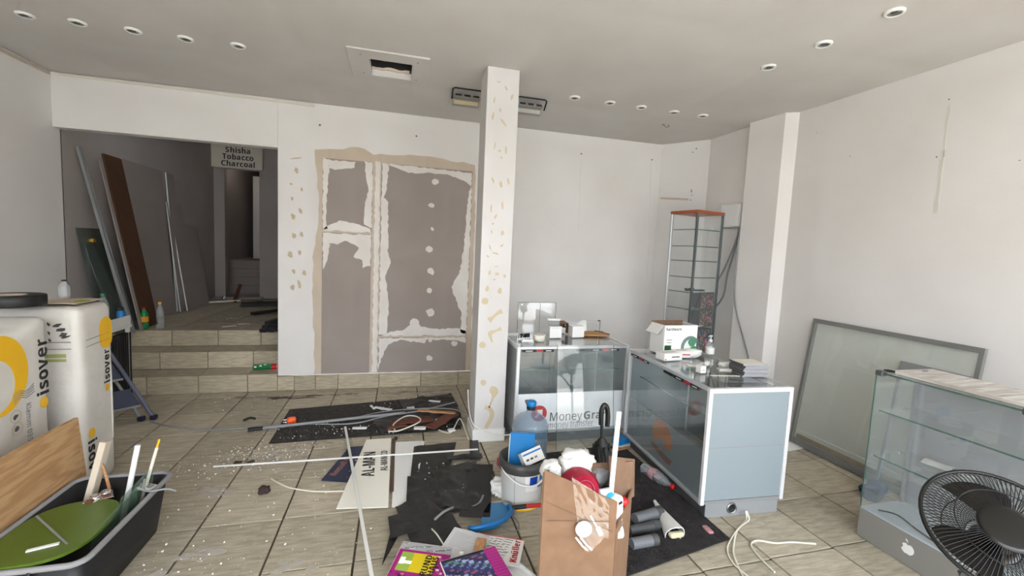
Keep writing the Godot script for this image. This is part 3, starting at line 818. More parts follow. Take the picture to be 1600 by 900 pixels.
func part_of(parent: Node, called: String, mb: MB, m: Material) -> void:
	obj(called, mb, m, parent)

func bottle(called: String, label: String, at: Vector3, h: float, r: float, body: Material, cap: Material, band: Material, group := "") -> Node3D:
	var o := thing(called, label, "bottle", at, 0.0, group)
	obj("body", MB.new().lathe([Vector2(0, .004), Vector2(r * .7, 0), Vector2(r, .012), Vector2(r, h * .22), Vector2(r * .93, h * .26), Vector2(r, h * .30), Vector2(r, h * .6), Vector2(r * .85, h * .72), Vector2(r * .42, h * .86), Vector2(r * .36, h * .93)], 20), body, o)
	obj("cap", MB.new().lathe([Vector2(r * .40, h * .92), Vector2(r * .42, h * .93), Vector2(r * .42, h * .99), Vector2(r * .36, h), Vector2(0, h)], 14), cap, o)
	if band != null:
		obj("label", MB.new().lathe([Vector2(r * 1.01, h * .33), Vector2(r * 1.02, h * .34), Vector2(r * 1.02, h * .57), Vector2(r * 1.01, h * .58)], 20), band, o)
	return o

# ---------------------------------------------------------------- left: insulation, tub, table, step ladder
func crescent(r: float, ri: float, off: Vector2, n := 36) -> PackedVector2Array:
	var p := PackedVector2Array()
	for i in n + 1:
		var a := TAU * i / n * 0.9995
		p.append(Vector2(cos(a), sin(a)) * r)
	for i in n + 1:
		var a := -TAU * i / n * 0.9995
		p.append(off + Vector2(cos(a), sin(a)) * ri)
	return p

func pack_print(t: Node3D, fx: float, y: float, z: float, h: float, up: bool) -> void:
	# the wrapper's print: a word running up (or down) the side, and its dot
	var d := 1.0 if up else -1.0
	var f := frame(v3(0, d, 0), v3(0, 0, d), v3(fx, y, z))
	lettering("isover", h, M.black, t, f)
	var g := frame(v3(0, d, 0), v3(0, 0, d), v3(fx, y - d * h * 2.5, z))
	obj("print_dot", MB.new().prism(rounded(h * .8, h * .7, h * .33), .001, g), M.yellow, t)

func build_left() -> void:
	var nz := noise(71, .03, 3)
	# tall pack at the back
	var p2 := thing("insulation_pack", "tall white plastic wrapped insulation pack standing beside the step ladder", "insulation pack", v3(-2.09, 0, -3.235), 0.0, "insulation packs")
	obj("wrapper", MB.new().soft(v3(0, .575, 0), v3(.61, 1.15, .31), .05, .006, nz, 16), M.wrap, p2)
	pack_print(p2, .3065, .74, -.075, .055, true)
	pack_print(p2, .3065, .18, .088, .075, false)
	obj("print_ring", MB.new().prism(rounded(.12, .20, .059, 6), .001, frame(v3(0, 0, -1), v3(0, 1, 0), v3(.3065, .96, -.075))), M.yellow, p2)
	for q in [.945, .905]:
		obj("print_line", MB.new().bar(v3(.3065, q, .11), v3(.3065, q + .012, -.11), .001, .006, 0.0, v3(1, 0, 0)), M.grey, p2)
		obj("print_line", MB.new().bar(v3(-.25, q, .1565), v3(.26, q, .1565), .006, .001, 0.0, v3(0, 0, 1)), M.grey, p2)
	for q in [[.865, .022], [.838, .016]]:
		obj("print_line", MB.new().bar(v3(.10, q[0], .1565), v3(.235, q[0], .1565), q[1], .001, 0.0, v3(0, 0, 1)), mat(Color(0.60, 0.62, 0.38), 0.6), p2)
	for q in [[.20, 1.045, .024, .008], [.215, 1.02, .018, .014], [.225, .99, .022, .016], [.235, .975, .026, .008], [.16, 1.05, .006, .012], [.16, 1.0, .006, .012], [.16, .96, .006, .012]]:
		obj("print_mark", MB.new().prism(blob(q[2], q[3], .4, .4, 8), .001, Transform3D(Basis(), v3(q[0], q[1], .1565))), M.grey_dark, p2)
	for k in 5:
		obj("wrinkle", MB.new().tube(bez([v3(.296, .25 + k * .06, -.12), v3(.304, .38 + k * .05, -.115), v3(.300, .52 + k * .07, -.12 + .01 * (k % 2))], 5), .010, 6, .004), M.wrap, p2)
	# the pack in front of it, sagging towards the viewer
	var p1 := thing("insulation_pack", "white insulation pack with a big yellow ring, nearest the viewer, beside the plywood", "insulation pack", v3(-2.13, 0, -2.58), 0.0, "insulation packs")
	obj("wrapper", MB.new().soft(v3(0, .4825, 0), v3(.54, .965, .74), .035, .005, nz, 18, Basis(), -.45), M.wrap, p1)
	pack_print(p1, .272, .845, -.325, .078, true)
	obj("print_ring", MB.new().prism(crescent(.20, .135, Vector2(-.035, -.05)), .001, frame(v3(0, 0, -1), v3(0, 1, 0), v3(.272, .87, -.06)) * Transform3D(Basis.from_scale(v3(.85, 1, 1)), Vector3.ZERO)), M.yellow, p1)
	lettering("Klemm 035", .03, M.grey, p1, frame(v3(0, -1, 0), v3(0, 0, -1), v3(.272, .58, -.22)), false)
	for q in [[.64, -.14], [.575, -.145]]:
		obj("print_ring", MB.new().prism(crescent(.034, .030, Vector2(-.0005, 0), 20), .001, frame(v3(0, 0, -1), v3(0, 1, 0), v3(.272, q[0], q[1]))), M.stain, p1)
		obj("print_mark", MB.new().prism(blob(.016, .012, .5, .4, 8), .001, frame(v3(0, 0, -1), v3(0, 1, 0), v3(.272, q[0], q[1]))), M.grey_dark, p1)
	for k in 4:
		obj("scribble", MB.new().tube(bez([v3(.273, .75 - k * .014, -.13), v3(.273, .765 - k * .012, -.17), v3(.273, .752 - k * .012, -.21), v3(.273, .776 - k * .014, -.26)], 5), .0022, 5), M.grey, p1)
	var kr := thing("kraft_sheet", "beige paper strip with a green mark lying over the tall insulation pack", "paper sheet", v3(-2.12, 1.158, -3.25), 0.0)
	obj("sheet", MB.new().sheet(8, 4, func(u: float, v: float) -> Vector3: return v3(lerpf(-.28, .29, u), .005 * sin(u * 9.0) + .006, lerpf(-.13, .12, v)), .004), mat(Color(0.74, 0.68, 0.60), 0.7), kr)
	obj("mark", MB.new().box(v3(.27, .012, .03), v3(.05, .006, .06), .002), mat(Color(0.48, 0.52, 0.12), 0.6), kr)
	var tape := thing("tape_roll", "wide roll of black tape lying on the insulation packs", "tape roll", v3(-2.04, 1.17, -3.0))
	obj("tape", MB.new().lathe([Vector2(.06, 0), Vector2(.132, 0), Vector2(.136, .004), Vector2(.136, .056), Vector2(.132, .06), Vector2(.06, .06)], 36), M.black, tape)
	obj("core", MB.new().lathe([Vector2(.054, 0), Vector2(.06, 0), Vector2(.06, .061), Vector2(.054, .061), Vector2(.054, 0)], 28), mat(Color(0.72, 0.66, 0.6), 0.8), tape)
	bottle("water_bottle", "small clear bottle with a dark cap standing on the tall insulation pack", v3(-2.02, 1.170, -3.36), .115, .028, M.pet, M.black, null)
	# plywood
	var pl := thing("plywood_sheet", "plywood sheet with strong brown grain between tub and insulation packs", "plywood", v3(-1.635, 0, -2.78))
	obj("sheet", MB.new().prism(PackedVector2Array([Vector2(0, .005), Vector2(-.9, .005), Vector2(-.9, .595), Vector2(0, .60), Vector2(.03, .29)]), .018, frame(v3(0, 0, -1), v3(-.03, 1, 0), Vector3.ZERO)), M.ply, pl)
	# tub
	var tb := thing("mortar_tub", "black plastic mortar tub with a pale worn rim", "tub", v3(-1.385, 0, -2.345))
	var o := [Vector2(-.215, -.365), Vector2(.215, -.365), Vector2(.215, .365), Vector2(-.215, .365)]
	var m := MB.new()
	var ring := func(hw: float, hl: float, y: float) -> Array:
		var r := []
		for q in rounded(hw * 2, hl * 2, .05): r.append(v3(q.x, y, q.y))
		return r
	var R := [ring.call(.168, .318, .008), ring.call(.205, .355, .29), ring.call(.198, .348, .29), ring.call(.160, .310, .02)]
	m.sm(true)
	for lv in 3:
		for i in R[0].size():
			var k: int = (i + 1) % R[0].size()
			var out: Vector3 = v3(R[lv][i].x, 0, R[lv][i].z) * (1.0 if lv == 0 else -1.0)
			if lv == 1: out = Vector3.UP
			m.face([R[lv][i], R[lv][k], R[lv + 1][k], R[lv + 1][i]], out)
	m.face(R[3], Vector3.UP); m.face(R[0], Vector3.DOWN)
	obj("shell", m, M.grey_dark if false else mat(Color(0.085, 0.088, 0.10), 0.55), tb)
	var path := []
	for q in rounded(.428, .728, .055, 5): path.append(v3(q.x, .292, q.y))
	path.append(path[0])
	obj("rim", MB.new().tube(path, .012, 8), mat(Color(0.55, 0.55, 0.56), 0.6), tb)
	for s in [-1.0, 1.0]:
		obj("handle", MB.new().tube(bez([v3(-.05, .285, s * .368), v3(-.04, .262, s * .385), v3(.04, .262, s * .385), v3(.05, .285, s * .368)], 4), .009, 8), mat(Color(0.085, 0.088, 0.10), 0.55), tb)
	var gp := thing("green_board", "olive green rounded plastic board lying across the mortar tub", "plastic board", v3(-1.405, .285, -2.24))
	var gpoly := PackedVector2Array()
	for i in 40:
		var a := TAU * i / 40
		gpoly.append(Vector2(signf(cos(a)) * pow(absf(cos(a)), .75) * .175, signf(sin(a)) * pow(absf(sin(a)), .75) * .25))
	obj("board", MB.new().prism(gpoly, .012, lying(Vector3.ZERO, 6.0) * Transform3D(Basis(v3(1, 0, 0), -.05), Vector3.ZERO)), mat(Color(0.325, 0.42, 0.12), 0.35), gp)
	obj("edge_wear", MB.new().bar(v3(-.14, .026, -.10), v3(.11, .018, .13), .008, .003, .001), M.grey, gp)
	var wl := thing("white_strip", "short white strip lying on the green board", "strip", v3(-1.37, .303, -2.10), 20.0)
	obj("strip", MB.new().box(v3(0, .004, 0), v3(.095, .006, .016), .001), M.white, wl)
	for q in [[-1.262, -2.32, .34, .23, .10, 86., "glass offcut leaning inside the tub's right rim, the near piece"], [-1.275, -2.51, .26, .26, .09, 80., "glass offcut leaning inside the tub beside the sticks, the far piece"]]:
		var g := thing("glass_offcut", q[6], "glass sheet", v3(q[0], .12, q[1]), q[5], "glass offcuts in the tub")
		obj("pane", MB.new().prism(PackedVector2Array([Vector2(-q[2] / 2, 0), Vector2(q[2] / 2, .02), Vector2(q[2] * .42, q[3]), Vector2(-q[2] * .35, q[3] * .78)]), .006, frame(v3(1, 0, 0), v3(0, 1, .13), Vector3.ZERO)), glass(Color(0.45, 0.58, 0.50), 0.22), g)
	for q in [["white_stick", "thick white plastic stick standing in the tub", v3(-1.335, .12, -2.56), v3(-1.285, .50, -2.61), .013, M.white_gloss, null], ["paint_stick", "thin stick with a yellow tip standing in the tub's far corner", v3(-1.275, .12, -2.55), v3(-1.205, .475, -2.62), .008, M.cream, M.yellow]]:
		var s := thing(q[0], q[1], "stick", q[2])
		var d: Vector3 = q[3] - q[2]
		obj("rod", MB.new().tube([Vector3.ZERO, d * .8, d], q[4], 10), q[5], s)
		if q[6] != null:
			obj("tip", MB.new().tube([d * .86, d * 1.12], q[4] * .7, 8), q[6], s)
	var bt := thing("batten", "pale short timber batten standing upright in the tub's far left corner", "batten", v3(-1.525, .05, -2.57))
	obj("timber", MB.new().bar(Vector3.ZERO, v3(.075, .46, -.09), .055, .03, .003, v3(1, 0, 0)), mat(Color(0.80, 0.75, 0.68), 0.8), bt)
	var br := thing("brush", "small paint brush with a yellow brown handle leaning behind the batten", "brush", v3(-1.43, .26, -2.64))
	obj("handle", MB.new().tube(bez([Vector3.ZERO, v3(-.02, .10, 0), v3(-.035, .18, .01)], 4), .008, 8, .005), M.wood, br)
	obj("bristle", MB.new().box(v3(.005, -.03, 0), v3(.04, .06, .015), .004), M.black, br)
	for k in 3:
		var sp := thing("socket_plate", ["white and chrome socket fitting nearest the green board in the tub", "chrome socket fitting behind the white one in the tub", "pale fitting against the tub's far right corner"][k], "fitting", v3([-1.42, -1.385, -1.235][k], .27, [-2.49, -2.53, -2.585][k]), 30.0 * k)
		obj("plate", MB.new().box(v3(0, .01, 0), v3(.055, .012, .08), .003), [M.white, M.chrome, M.white][k], sp)
		obj("socket", MB.new().lathe([Vector2(.008, .018), Vector2(.018, .028), Vector2(.02, .028), Vector2(.022, .016)], 14, Transform3D(Basis(), v3(0, 0, -.02))), M.chrome, sp)
		obj("terminal", MB.new().box(v3(0, .02, .022), v3(.03, .012, .02), .002), M.rust if k != 2 else M.grey, sp)
	var cd := thing("thin_cable", "thin grey cord draped over the tub's rim", "cord", v3(-1.20, .31, -2.50))
	obj("cord", MB.new().tube(bez([v3(-.03, .03, -.05), v3(-.01, .005, .0), v3(.03, .0, .02), v3(.09, -.004, .0), v3(.12, -.03, -.02)], 5), .005, 6), M.grey, cd)
	# white table with a black curtain-like cabinet under it
	var ta := thing("side_table", "small white table in the corner beside the steps", "table", v3(-2.70, .03, -4.74))
	obj("table_top", MB.new().box(v3(0, .685, 0), v3(.52, .03, .36), .004), M.white, ta)
	obj("apron", MB.new().box(v3(0, .64, .14), v3(.46, .06, .02), .003), M.white, ta)
	for sx in [-1, 1]:
		for sz in [-1, 1]:
			obj("leg", MB.new().box(v3(sx * .235, .32, sz * .155), v3(.03, .70, .03), .003), M.white, ta)
	obj("lip", MB.new().box(v3(.25, .74, .0), v3(.012, .09, .34), .003), M.white, ta)
	var dr := thing("black_drape", "black ribbed cloth hanging under the small white table", "cloth", v3(-2.47, 0, -4.72))
	obj("cloth", MB.new().sheet(40, 2, func(u: float, v: float) -> Vector3: return v3(.012 * sin(u * 60.0) - .01, lerpf(.655, .03, v), lerpf(.17, -.185, u)), .03), M.black, dr)
	obj("hem", MB.new().bar(v3(-.02, .03, .17), v3(-.02, .03, -.185), .03, .02, .003), M.black, dr)
	bottle("soda_bottle", "green capped bottle with a green label standing on the small white table", v3(-2.60, .732, -4.80), .30, .042, M.pet, M.green, mat(Color(0.25, 0.62, 0.38), 0.4))
	var jar := thing("spray_can", "dark capped can standing at the small white table's edge", "can", v3(-2.50, .732, -4.87))
	obj("body", MB.new().lathe([Vector2(0, 0), Vector2(.03, 0), Vector2(.032, .006), Vector2(.032, .12), Vector2(.02, .135)], 16), M.blue, jar)
	obj("cap", MB.new().lathe([Vector2(.021, .13), Vector2(.022, .15), Vector2(.02, .165), Vector2(0, .167)], 14), M.black, jar)
	# folded step ladder leaning over
	var ld := thing("step_ladder", "folded step ladder with blue grey treads leaning beside the insulation packs", "ladder", v3(-2.0, 0, -4.31))
	var blue_rail := mat(Color(0.42, 0.44, 0.52), 0.45, 0.3)
	var A := v3(0, .02, 0)
	var B := v3(-.40, .58, -.16)
	obj("rail", MB.new().tube([A, B], .016, 8), blue_rail, ld)
	obj("rail", MB.new().tube([A + v3(-.30, 0, .30), B + v3(-.30, 0, .30)], .016, 8), blue_rail, ld)
	obj("brace", MB.new().tube([v3(-.08, .02, .02), v3(-.34, .40, -.07)], .012, 8), M.grey, ld)
	obj("brace", MB.new().tube([v3(-.40, .02, .28), v3(-.64, .40, .20)], .012, 8), M.grey, ld)
	for q in [[.18, .42], [.56, .92]]:
		var a: Vector3 = A.lerp(B, q[0]) + v3(-.03, .0, .03)
		var b: Vector3 = A.lerp(B, q[1]) + v3(-.03, .0, .03)
		var across := v3(-.24, 0, .24)
		var tm := MB.new().sheet(2, 2, func(u: float, v: float) -> Vector3: return a.lerp(b, u) + across * v + v3(.02, .02, .02), .02)
		obj("tread", tm, mat(Color(0.20, 0.225, 0.31), 0.6), ld)
		obj("tread_edge", MB.new().tube([a + v3(.02, .02, .02), a + across + v3(.02, .02, .02)], .010, 6), M.grey, ld)
	for q in [A, A + v3(-.30, 0, .30), v3(-.08, .02, .02), v3(-.40, .02, .28)]:
		obj("foot", MB.new().box(q + v3(0, .004, 0), v3(.05, .04, .045), .008), mat(Color(0.08, 0.09, 0.20), 0.6), ld)

# ---------------------------------------------------------------- things lying on the floor
func flat(called: String, label: String, cat: String, at: Vector3, pts: Array, t: float, m: Material, ruck := 0.0, grp := "") -> Node3D:
	# a limp flat piece: four corners (x, z) given in the room, slightly rucked
	var o := thing(called, label, cat, at, 0.0, grp)
	var nz := noise(int(absf(at.x) * 1000.0 + absf(at.z) * 777.0), 2.2, 3)
	var q := pts
	var st := MB.new().sheet(14, 14, func(u: float, v: float) -> Vector3:
		var a: Vector2 = (q[0] as Vector2).lerp(q[1], u)
		var b: Vector2 = (q[3] as Vector2).lerp(q[2], u)
		var p := a.lerp(b, v)
		var k := nz.get_noise_2d(p.x * 2.0, p.y * 2.0)
		return v3(p.x - at.x, t + maxf(0.0, k) * ruck, p.y - at.z), t * .8)
	obj("piece", st, m, o)
	return o

func V(x: float, y: float) -> Vector2:
	return Vector2(x, y)

func cable(called: String, label: String, pts: Array, r: float, m: Material, grp := "") -> Node3D:
	var o := thing(called, label, "cable", pts[0], 0.0, grp)
	var q := []
	for p in pts: q.append(p - pts[0])
	obj("cable", MB.new().tube(bez(q, 6), r, 7), m, o)
	return o

func build_floor_litter() -> void:
	flat("rubber_mat", "large worn dark rubber mat lying along the back wall", "mat", v3(-.2, .002, -4.1), [V(-.95, -4.40), V(.60, -4.62), V(.58, -3.72), V(-.94, -3.66)], .006, M.mat_rubber, .004)
	# debris heap by the pillar
	var heap := [["torn dark rubber scrap, the largest, heaped against the back of the pillar", V(.05, -4.50), V(.60, -4.66), V(.62, -4.25), V(.10, -4.18), .02], ["torn dark rubber scrap bunched nearest the pillar's foot", V(.25, -4.15), V(.61, -4.35), V(.61, -3.75), V(.30, -3.80), .035], ["torn dark rubber scrap reaching out under the brown boards", V(-.20, -4.05), V(.32, -4.15), V(.36, -3.70), V(-.10, -3.72), .02]]
	var hi := 0
	for q in heap:
		flat("rubber_scrap", q[0], "rubber scrap", v3(q[1].x, .008 + .004 * hi, q[1].y), [q[1], q[2], q[3], q[4]], .006, M.black_sheet, q[5] * 1.6, "rubber scraps by the pillar")
		hi += 1
	var bi := 0
	for q in [[-.02, -3.86, .34, -3.90, .09, M.rust, "widest rust brown board piece among the debris left of the pillar"], [.30, -3.68, .55, -3.98, .10, M.rust, "rust brown board piece lying aslant nearest the pillar"], [.22, -4.08, .56, -3.96, .04, M.wood, "split pale wooden lath on the debris beside the pillar"], [-.05, -3.66, .10, -3.72, .03, M.rust, "short rust brown splinter in front of the debris"]]:
		var o := thing("board_piece", q[6], "board piece", v3(q[0], .035 + .010 * bi, q[1]), 0.0, "broken boards by the pillar")
		var d := v3(q[2] - q[0], .01, q[3] - q[1])
		var fr := lying(Vector3.ZERO, rad_to_deg(atan2(-d.z, d.x)))
		obj("board", MB.new().prism(ragged(rect(0, -q[4] / 2, d.length(), q[4] / 2), .05, .009), .012, fr), q[5], o)
		bi += 1
	for q in [[-.10, -4.28, .09, .013, -30., "white plastic strip on the rubber mat, beside the small white block"], [.16, -4.26, .035, .025, 10., "small white block on the rubber mat"], [-.28, -3.84, .06, .012, -5., "short white strip at the front edge of the rubber mat"], [.22, -3.70, .05, .022, -8., "white broken piece in front of the brown boards"], [.48, -3.62, .03, .02, 10., "small bluish white piece near the pillar"], [.40, -4.42, .06, .012, -20., "curved white scrap on the debris nearest the back wall"], [.42, -3.86, .05, .02, 20., "pinkish white chip on the brown board"], [-.20, -4.33, .05, .01, -70., "thin white scrap standing off from the rubber mat's middle"]]:
		var o := thing("white_scrap", q[5], "scrap", v3(q[0], .04 if q[0] > -.25 and q[1] > -4.2 else .012, q[1]), q[4], "white scraps around the mat")
		obj("scrap", MB.new().prism(ragged(rect(-q[2], -q[3], q[2], q[3]), .03, .004), .012, lying(Vector3.ZERO)), M.white, o)
	# pole and bars
	var po := thing("grey_pole", "long grey pole with a black grip lying across the rubber mat", "pole", v3(-1.16, .022, -3.92))
	var pd := v3(1.26, .02, -.16)
	obj("grip", MB.new().tube([Vector3.ZERO, pd * .085], .016, 12), M.black, po)
	obj("tube", MB.new().tube([pd * .085, pd], .013, 12), M.grey, po)
	var b1 := thing("white_bar", "long thin white bar lying across the white sign sheet", "bar", v3(-1.20, .012, -3.325))
	obj("bar", MB.new().bar(v3(0, 0, 0), v3(1.83, .055, .14), .011, .011, .002), M.white, b1)
	var b2 := thing("white_bar", "white bar pointing at the viewer, its far end on the rubber mat", "bar", v3(-.40, .02, -3.87))
	obj("bar", MB.new().bar(v3(0, .0, 0), v3(.33, .05, 1.95), .018, .014, .002), M.white, b2)
	cable("grey_cable", "thin grey cable running from the step ladder to the pillar", [v3(-2.0, .006, -4.25), v3(-1.75, .006, -4.1), v3(-1.45, .006, -4.0), v3(-1.0, .008, -4.02), v3(-.75, .016, -4.0), v3(-.35, .016, -3.95), v3(-.05, .03, -4.06), v3(.25, .06, -4.07), v3(.58, .08, -4.2)], .007, M.grey)
	cable("grey_cable", "second grey cable curving over the rubber mat to the pillar", [v3(-.62, .016, -4.0), v3(-.35, .018, -4.08), v3(-.10, .03, -4.16), v3(.20, .06, -4.12), v3(.50, .09, -4.0), v3(.63, .10, -3.85)], .006, M.grey)
	cable("white_cable", "white cable looped over the brown boards", [v3(.02, .06, -3.62), v3(.0, .07, -3.75), v3(.10, .07, -3.92), v3(.20, .07, -3.9), v3(.22, .07, -3.78), v3(.05, .06, -3.64), v3(-.04, .05, -3.66)], .006, M.cream)
	cable("white_cable", "white cable curling on the tiles beside the pillar's foot", [v3(.38, .01, -3.72), v3(.48, .008, -3.66), v3(.58, .05, -3.85), v3(.60, .03, -3.62), v3(.61, .008, -3.5)], .006, M.cream)
	cable("white_cable", "white cable hanging round the pillar's front corner", [v3(.625, .36, -3.72), v3(.622, .24, -3.62), v3(.626, .17, -3.47), v3(.68, .13, -3.425), v3(.80, .075, -3.42), v3(.92, .06, -3.42), v3(.98, .12, -3.34)], .006, M.white)
	cable("white_cable", "thin white cable lying under the dark blue sign", [v3(-.78, .006, -3.10), v3(-.66, .006, -2.98), v3(-.55, .006, -2.92), v3(-.44, .008, -2.88), v3(-.30, .008, -2.86)], .005, M.cream)
	var pg := thing("orange_plug", "bright orange plug lying at the edge of the rubber mat", "plug", v3(-.86, .035, -4.05), 20.0)
	obj("body", MB.new().soft(Vector3.ZERO, v3(.075, .055, .055), .018, .003, noise(3, .1), 8), M.orange, pg)
	obj("pin", MB.new().tube([v3(-.035, .012, .0), v3(-.065, .012, 0)], .004, 8), M.chrome, pg)
	obj("pin", MB.new().tube([v3(-.035, -.008, .0), v3(-.065, -.008, 0)], .004, 8), M.chrome, pg)
	# sign sheets
	var fp := flat("sign_sheet", "cream sign sheet with black vertical lettering lying on the floor", "sign", v3(-.2, .010, -3.1), [V(-.21, -3.60), V(-.015, -3.60), V(-.02, -2.62), V(-.32, -2.66)], .006, mat(Color(.95, .94, .895), .6), .0)
	var tx := frame(v3(-.02, 0, -1), v3(-1, 0, .02), v3(.035, .0075, -.09))
	lettering("AL-MAN", .085, M.black, fp, tx, true, false, .82)
	lettering("AL-MAN CO", .048, M.grey_dark, fp, tx * Transform3D(Basis(), v3(.03, -.105, 0)), true, false, .85)
	var gap := thing("brown_strip", "narrow brown strip lying between the two sign sheets", "strip", v3(.005, .014, -3.15))
	obj("strip", MB.new().bar(v3(.0, 0, -.43), v3(-.005, 0, .36), .022, .012, .001), mat(Color(0.36, 0.28, 0.24), 0.7), gap)
	flat("white_sheet", "blank white sheet with a folded edge beside the lettered sign", "sheet", v3(.1, .008, -3.1), [V(.02, -3.53), V(.25, -3.51), V(.12, -2.60), V(.0, -2.62)], .005, M.paper, .006)
	var bs := flat("shop_sign", "dark blue sign panel with worn copper lettering partly under the cream sign", "sign", v3(-.32, .006, -3.25), [V(-.33, -3.50), V(-.17, -3.50), V(-.235, -2.95), V(-.46, -3.02)], .004, M.navy, .0)
	lettering("iloxzoll O", .042, mat(Color(0.62, 0.42, 0.36), 0.6), bs, frame(v3(.33, 0, -1), v3(-1, 0, -.33), v3(-.035, .0055, .06)), true)
	# black sheeting heap
	var sheets := [["long black plastic sheet reaching from the white sign to the tile floor", V(.16, -3.42), V(.50, -3.45), V(.34, -2.75), V(.10, -2.72)], ["black plastic sheet in the middle of the sheeting heap", V(.10, -2.95), V(.55, -3.10), V(.50, -2.55), V(.08, -2.50)], ["black plastic strip along the heap's front, towards the magazines", V(.02, -2.60), V(.30, -2.70), V(.42, -2.13), V(.13, -2.15)], ["small black square offcut at the heap's front corner", V(-.02, -2.50), V(.12, -2.54), V(.14, -2.33), V(.0, -2.31)], ["dark grey strip leading from the pillar's foot to the blue scoop", V(.56, -3.02), V(.71, -3.00), V(.56, -2.38), V(.38, -2.42)], ["narrow black strip lying in front of the pillar's foot", V(.61, -3.46), V(.68, -3.46), V(.64, -3.12), V(.56, -3.14)], ["narrow black strip across the tiles in front of the pillar", V(.40, -3.20), V(.66, -3.20), V(.66, -3.14), V(.40, -3.14)], ["black sheet with a raised crease under the strip by the scoop", V(.28, -2.98), V(.60, -3.08), V(.52, -2.45), V(.30, -2.50)]]
	for i in sheets.size():
		var q: Array = sheets[i]
		flat("black_sheet", q[0], "plastic sheet", v3(q[1].x, .010 + .004 * (i % 5), q[1].y), [q[1], q[2], q[3], q[4]], .004 + .001 * i, mat(Color(.17, .165, .165), .8) if i == 4 else M.black_sheet, .035 if i in [1, 2, 7] else .012, "black sheeting in front of the pillar")
	var sp := thing("black_sliver", "long thin black sliver beside the white bar", "sliver", v3(.02, .008, -2.55))
	obj("sliver", MB.new().prism(PackedVector2Array([V(.04, 0), V(.075, .02), V(.05, -.12), V(-.06, -.42), V(-.02, -.15)]), .006, lying(Vector3.ZERO)), M.black, sp)
	for q in [[[v3(.24, .03, -2.42), v3(.30, .05, -2.46), v3(.36, .03, -2.52)], .008, "pale bent strip sticking out of the black sheeting", M.grey], [[v3(.22, .03, -2.34), v3(.24, .05, -2.26), v3(.27, .03, -2.20)], .004, "thin white wire over the sheeting near the magazines", M.cream], [[v3(.46, .03, -2.50), v3(.52, .035, -2.53), v3(.56, .04, -2.60)], .007, "pale stick lying on the dark grey strip beside the scoop", M.grey]]:
		cable("loose_wire", q[2], q[0], q[1], q[3], "loose wires on the sheeting")
	var st := thing("stone_lump", "dark purple brown lump lying alone on the tiles", "lump", v3(-.78, .022, -2.93))
	obj("lump", MB.new().soft(Vector3.ZERO, v3(.065, .045, .05), .02, .012, noise(8, .3), 8), mat(Color(.22, .16, .16), .9), st)
	var cl := thing("black_clip", "small black clip on the tiles beside the grey cable", "clip", v3(-1.22, .012, -4.18), 12.0)
	obj("clip", MB.new().tube(bez([v3(-.05, 0, .01), v3(0, .008, -.012), v3(.04, 0, .0)], 4), .010, 7), M.black, cl)

